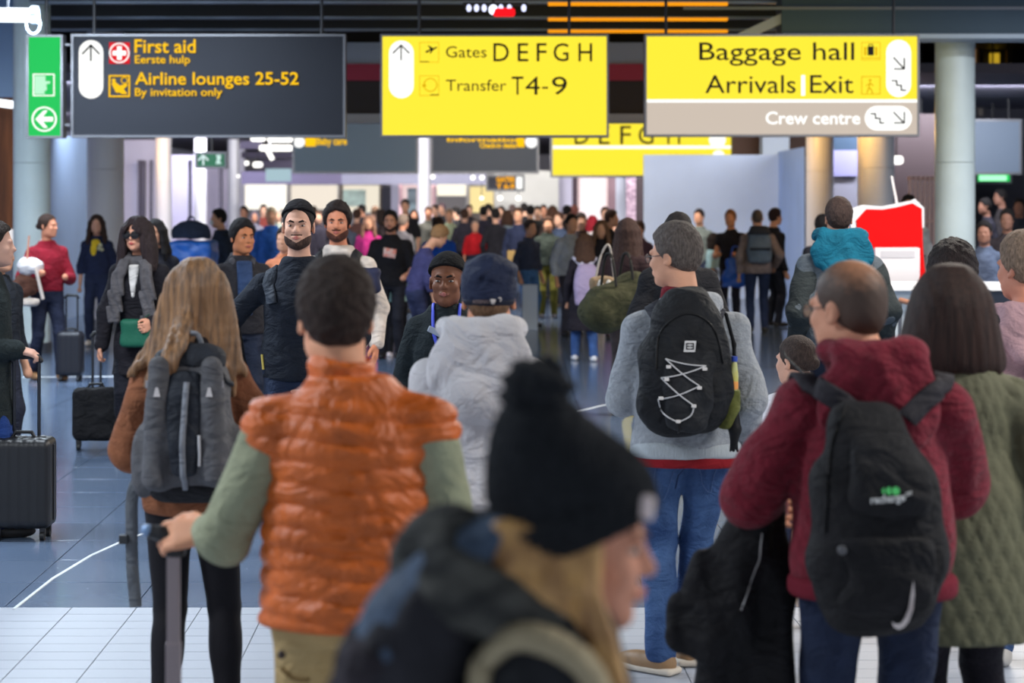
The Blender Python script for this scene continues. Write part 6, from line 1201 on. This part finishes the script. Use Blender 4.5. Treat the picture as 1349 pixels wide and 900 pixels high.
for (px, top, Y, c, l) in [(1297, 292, 21.5, (86, 96, 118), 'person in blue-grey top behind the counter, right of the large column'), (1327, 276, 24, (60, 52, 56), 'person in dark brown top behind the counter at the right edge'), (1300, 262, 33, (46, 44, 54), 'dark figure standing far behind the person in the blue-grey top'),
                           (1320, 250, 35, (70, 64, 66), 'tallest dark figure in the gloom right of the large column'), (1343, 262, 31, (44, 48, 60), 'dark figure at the right edge under the grey-blue far sign')]:
    crowd(px, top, Y, 160 if px % 2 else 100, 'short', BK, c, (30, 30, 36), l, skin=(150, 106, 88))
a = crowd(752, 283, 27.5, 200, 'short', BK, (170, 176, 192), (60, 60, 74), 'person in pale grey jacket with outstretched sleeve left of the girl with lilac backpack', lhand=(-.32, .26, 1.28), topw=.03)
a = crowd(792, 290, 27, 175, 'longfront', (110, 80, 60), (32, 28, 32), (150, 110, 150), 'woman with light brown hair in black top right behind the girl with lilac backpack', fem=True)
a = crowd(803, 277, 30, -100, 'short', BR, (34, 32, 36), (40, 40, 48), 'man in black jacket left of the woman with long wavy hair')
a = crowd(357, 274, 31, 185, 'short', (200, 180, 150), (44, 92, 170), (50, 50, 64), 'fair-haired person in blue jacket left behind the capped bearded man', topw=.04)
a = crowd(376, 300, 19.5, 170, 'short', DB, (196, 120, 84), (50, 50, 60), 'person in orange-brown top hidden close behind the capped bearded man')
a = crowd(486, 284, 33, 182, 'long', (150, 110, 90), (186, 48, 122), (50, 46, 60), 'person in hot pink jacket left of the man in the printed black T-shirt', fem=True)
a = crowd(626, 290, 38, 180, 'crop', (150, 130, 120), (190, 28, 36), (40, 44, 60), 'person in red jacket above the security guard')
a = crowd(592, 276, 41, 175, 'mid', (130, 104, 84), (176, 184, 150), (70, 80, 90), 'person in pale green top in the far crowd above the blue jacket')
# far rows, one by one
FAR = [(322, 272, 40, 'short', BK, (46, 48, 60), 'person in dark slate coat in the far crowd, left of the fair-haired person in blue'), (335, 278, 44, 'bob', (90, 84, 96), (120, 118, 134), 'grey-haired person in pale grey in the far crowd, left of the blue jacket'),
       (347, 270, 46, 'short', DB, (130, 60, 54), 'person in rust top at the far left of the crowd under the bright shop wall'), (366, 277, 43, 'mid', (170, 160, 150), (150, 160, 150), 'white-haired person in pale jacket beside the blue jacket'),
       (420, 279, 43, 'short', BR, (48, 44, 56), 'person in dark plum jacket between the two bearded men'), (412, 272, 48, 'short', DB, (92, 60, 52), 'person in brown jacket just right of the capped man'),
       (470, 276, 40, 'mid', BR, (108, 74, 68), 'person in reddish brown top right of the man in cream'), (478, 270, 47, 'short', BK, (40, 42, 52), 'person in black at the back, above the hot pink jacket'),
       (494, 272, 42, 'short', (128, 98, 78), (58, 60, 76), 'person in slate jacket between the pink jacket and the printed T-shirt'), (503, 276, 38, 'bob', DB, (74, 62, 64), 'person with bobbed hair just left of the printed T-shirt man'),
       (530, 283, 33, 'mid', (130, 112, 100), (100, 96, 100), 'person in grey between the printed T-shirt man and the bending person'), (545, 276, 45, 'bob', DB, (60, 50, 54), 'person in dark brown behind the bending person'),
       (564, 273, 42.5, 'short', BR, (92, 90, 84), 'person in khaki grey at the back, left of the blue jacket'), (574, 270, 50, 'short', BK, (42, 40, 46), 'person in black at the very back above the blue jacket'),
       (583, 268, 47, 'mid', (120, 100, 110), (54, 54, 60), 'person with greyish hair beside the pale green top'), (602, 273, 44, 'short', BK, (36, 36, 40), 'person in black left of the red jacket'),
       (612, 276, 40, 'short', BR, (60, 56, 66), 'person in dark mauve close to the left of the red jacket'), (618, 270, 50, 'short', BK, (50, 44, 50), 'smallest dark figure at the back above the red jacket'),
       (637, 272, 41, 'short', BK, (50, 46, 60), 'person in dark violet right of the red jacket'), (645, 269, 48, 'short', BK, (30, 30, 36), 'tall person in black under the small orange far sign'),
       (653, 275, 37, 'short', BK, (34, 32, 38), 'broad person in black jacket seen from behind, right of the red jacket'), (661, 272, 43, 'short', DB, (74, 58, 78), 'person in purple-grey left of the navy jacket man'),
       (669, 277, 38, 'bob', BR, (128, 142, 150), 'person in pale blue-grey top just left of the navy jacket man'), (675, 270, 48, 'short', (110, 90, 90), (90, 80, 100), 'person in lavender grey behind the navy jacket man'),
       (691, 268, 45, 'short', BK, (36, 34, 38), 'person in black directly behind the right shoulder of the navy jacket man'), (699, 271, 41, 'mid', BK, (44, 40, 42), 'person with black hair above the dark blue top and light jeans'),
       (708, 272, 42, 'short', BK, (42, 44, 46), 'dark-haired person left of the dark green jacket'), (716, 270, 46, 'short', BK, (60, 52, 52), 'person in brown-black behind the dark green jacket'),
       (728, 271, 38, 'long', (90, 60, 46), (82, 66, 62), 'woman with long brown hair just right of the dark green jacket'), (737, 280, 35, 'mid', BR, (62, 74, 98), 'person in steel blue jacket between the dark green jacket and the pale grey jacket'),
       (746, 271, 40, 'short', BK, (34, 32, 36), 'person in black in front of the dark post at the back'), (757, 271, 40.5, 'short', (176, 110, 100), (40, 34, 36), 'person with reddish hair in black above the lilac backpack girl'),
       (765, 281, 31, 'mid', DB, (46, 36, 40), 'person in dark maroon-black just above the lilac backpack girl'), (781, 284, 35.5, 'bob', (150, 30, 44), (210, 200, 200), 'person with red head covering in white top before the bright doorway'),
       (797, 273, 37, 'short', BR, (48, 42, 40), 'person at the back under the right edge of the bright doorway'), (809, 285, 34, 'short', DB, (38, 38, 42), 'dark figure immediately left of the long wavy hair'), (843, 292, 30, 'mid', BR, (84, 60, 70), 'person in mauve right of the long wavy hair'),
       (455, 282, 36, 'short', DB, (66, 70, 84), 'person in grey-blue just behind the man in cream'), (400, 285, 36, 'mid', BR, (70, 66, 80), 'person in grey hidden behind the capped man')]
for i, (px, top, Y, hr, hc, tc, l) in enumerate(FAR):
    rn = random.Random(i * 7 + 1); crowd(px, top, Y, rn.choice([0, 180, 170, 190, 20, -30, 150, 90]), hr, hc, tc, rn.choice([(36, 38, 50), (44, 50, 70), (30, 30, 36), (58, 66, 86)]), l, skin=rn.choice([(206, 156, 130), (184, 128, 102), (216, 166, 140)]), lhand=(-.2, .12, .95) if i % 2 else None, feet=((-.1, .1), (.1, -.08)) if i % 3 else ((-.1, 0), (.1, 0)))
# blue covered cart at left
r = empty('luggage_cart', (WX(254, 24), 24, 0), 0, 'bright blue covered luggage cart behind the long-haired woman at left', 'cart')
s = S(); s.add(rbox((0, 0, .85), (.27, .35, .55), .06)); s.disp(folds(.012, 12, 14, 3)); s.mesh('blue_cover', .018, mat((32, 92, 176), .45, .3, 20, .2, 6), r)
for x in (-.2, .2):
    for y in (-.28, .28): cyl('wheel', (x - .02, y, .08), (x + .02, y, .08), .08, mat((24, 24, 26), .6), r); box('wheel_bracket', (x - .03, y - .02, .1), (x + .03, y + .02, .34), steel, r)
r2 = empty('dome_bag', (WX(250, 23.8), 23.9, 0), 0, 'dark rounded bag lying on top of the blue luggage cart', 'bag'); s = S(); s.add(ell((0, 0, 1.48), (.24, .2, .17))); s.cut(lambda X, Y, Z: 1.425 - Z + 0 * X + 0 * Y); s.disp(folds(.008, 14, 12, 1)); s.mesh('bag_body', .014, cloth((36, 44, 62)), r2); tube('bag_handle', smooth_pts([(-.06, 0, 1.6), (-.03, 0, 1.68), (.03, 0, 1.68), (.06, 0, 1.6)]), .01, cloth((36, 44, 62)), r2)
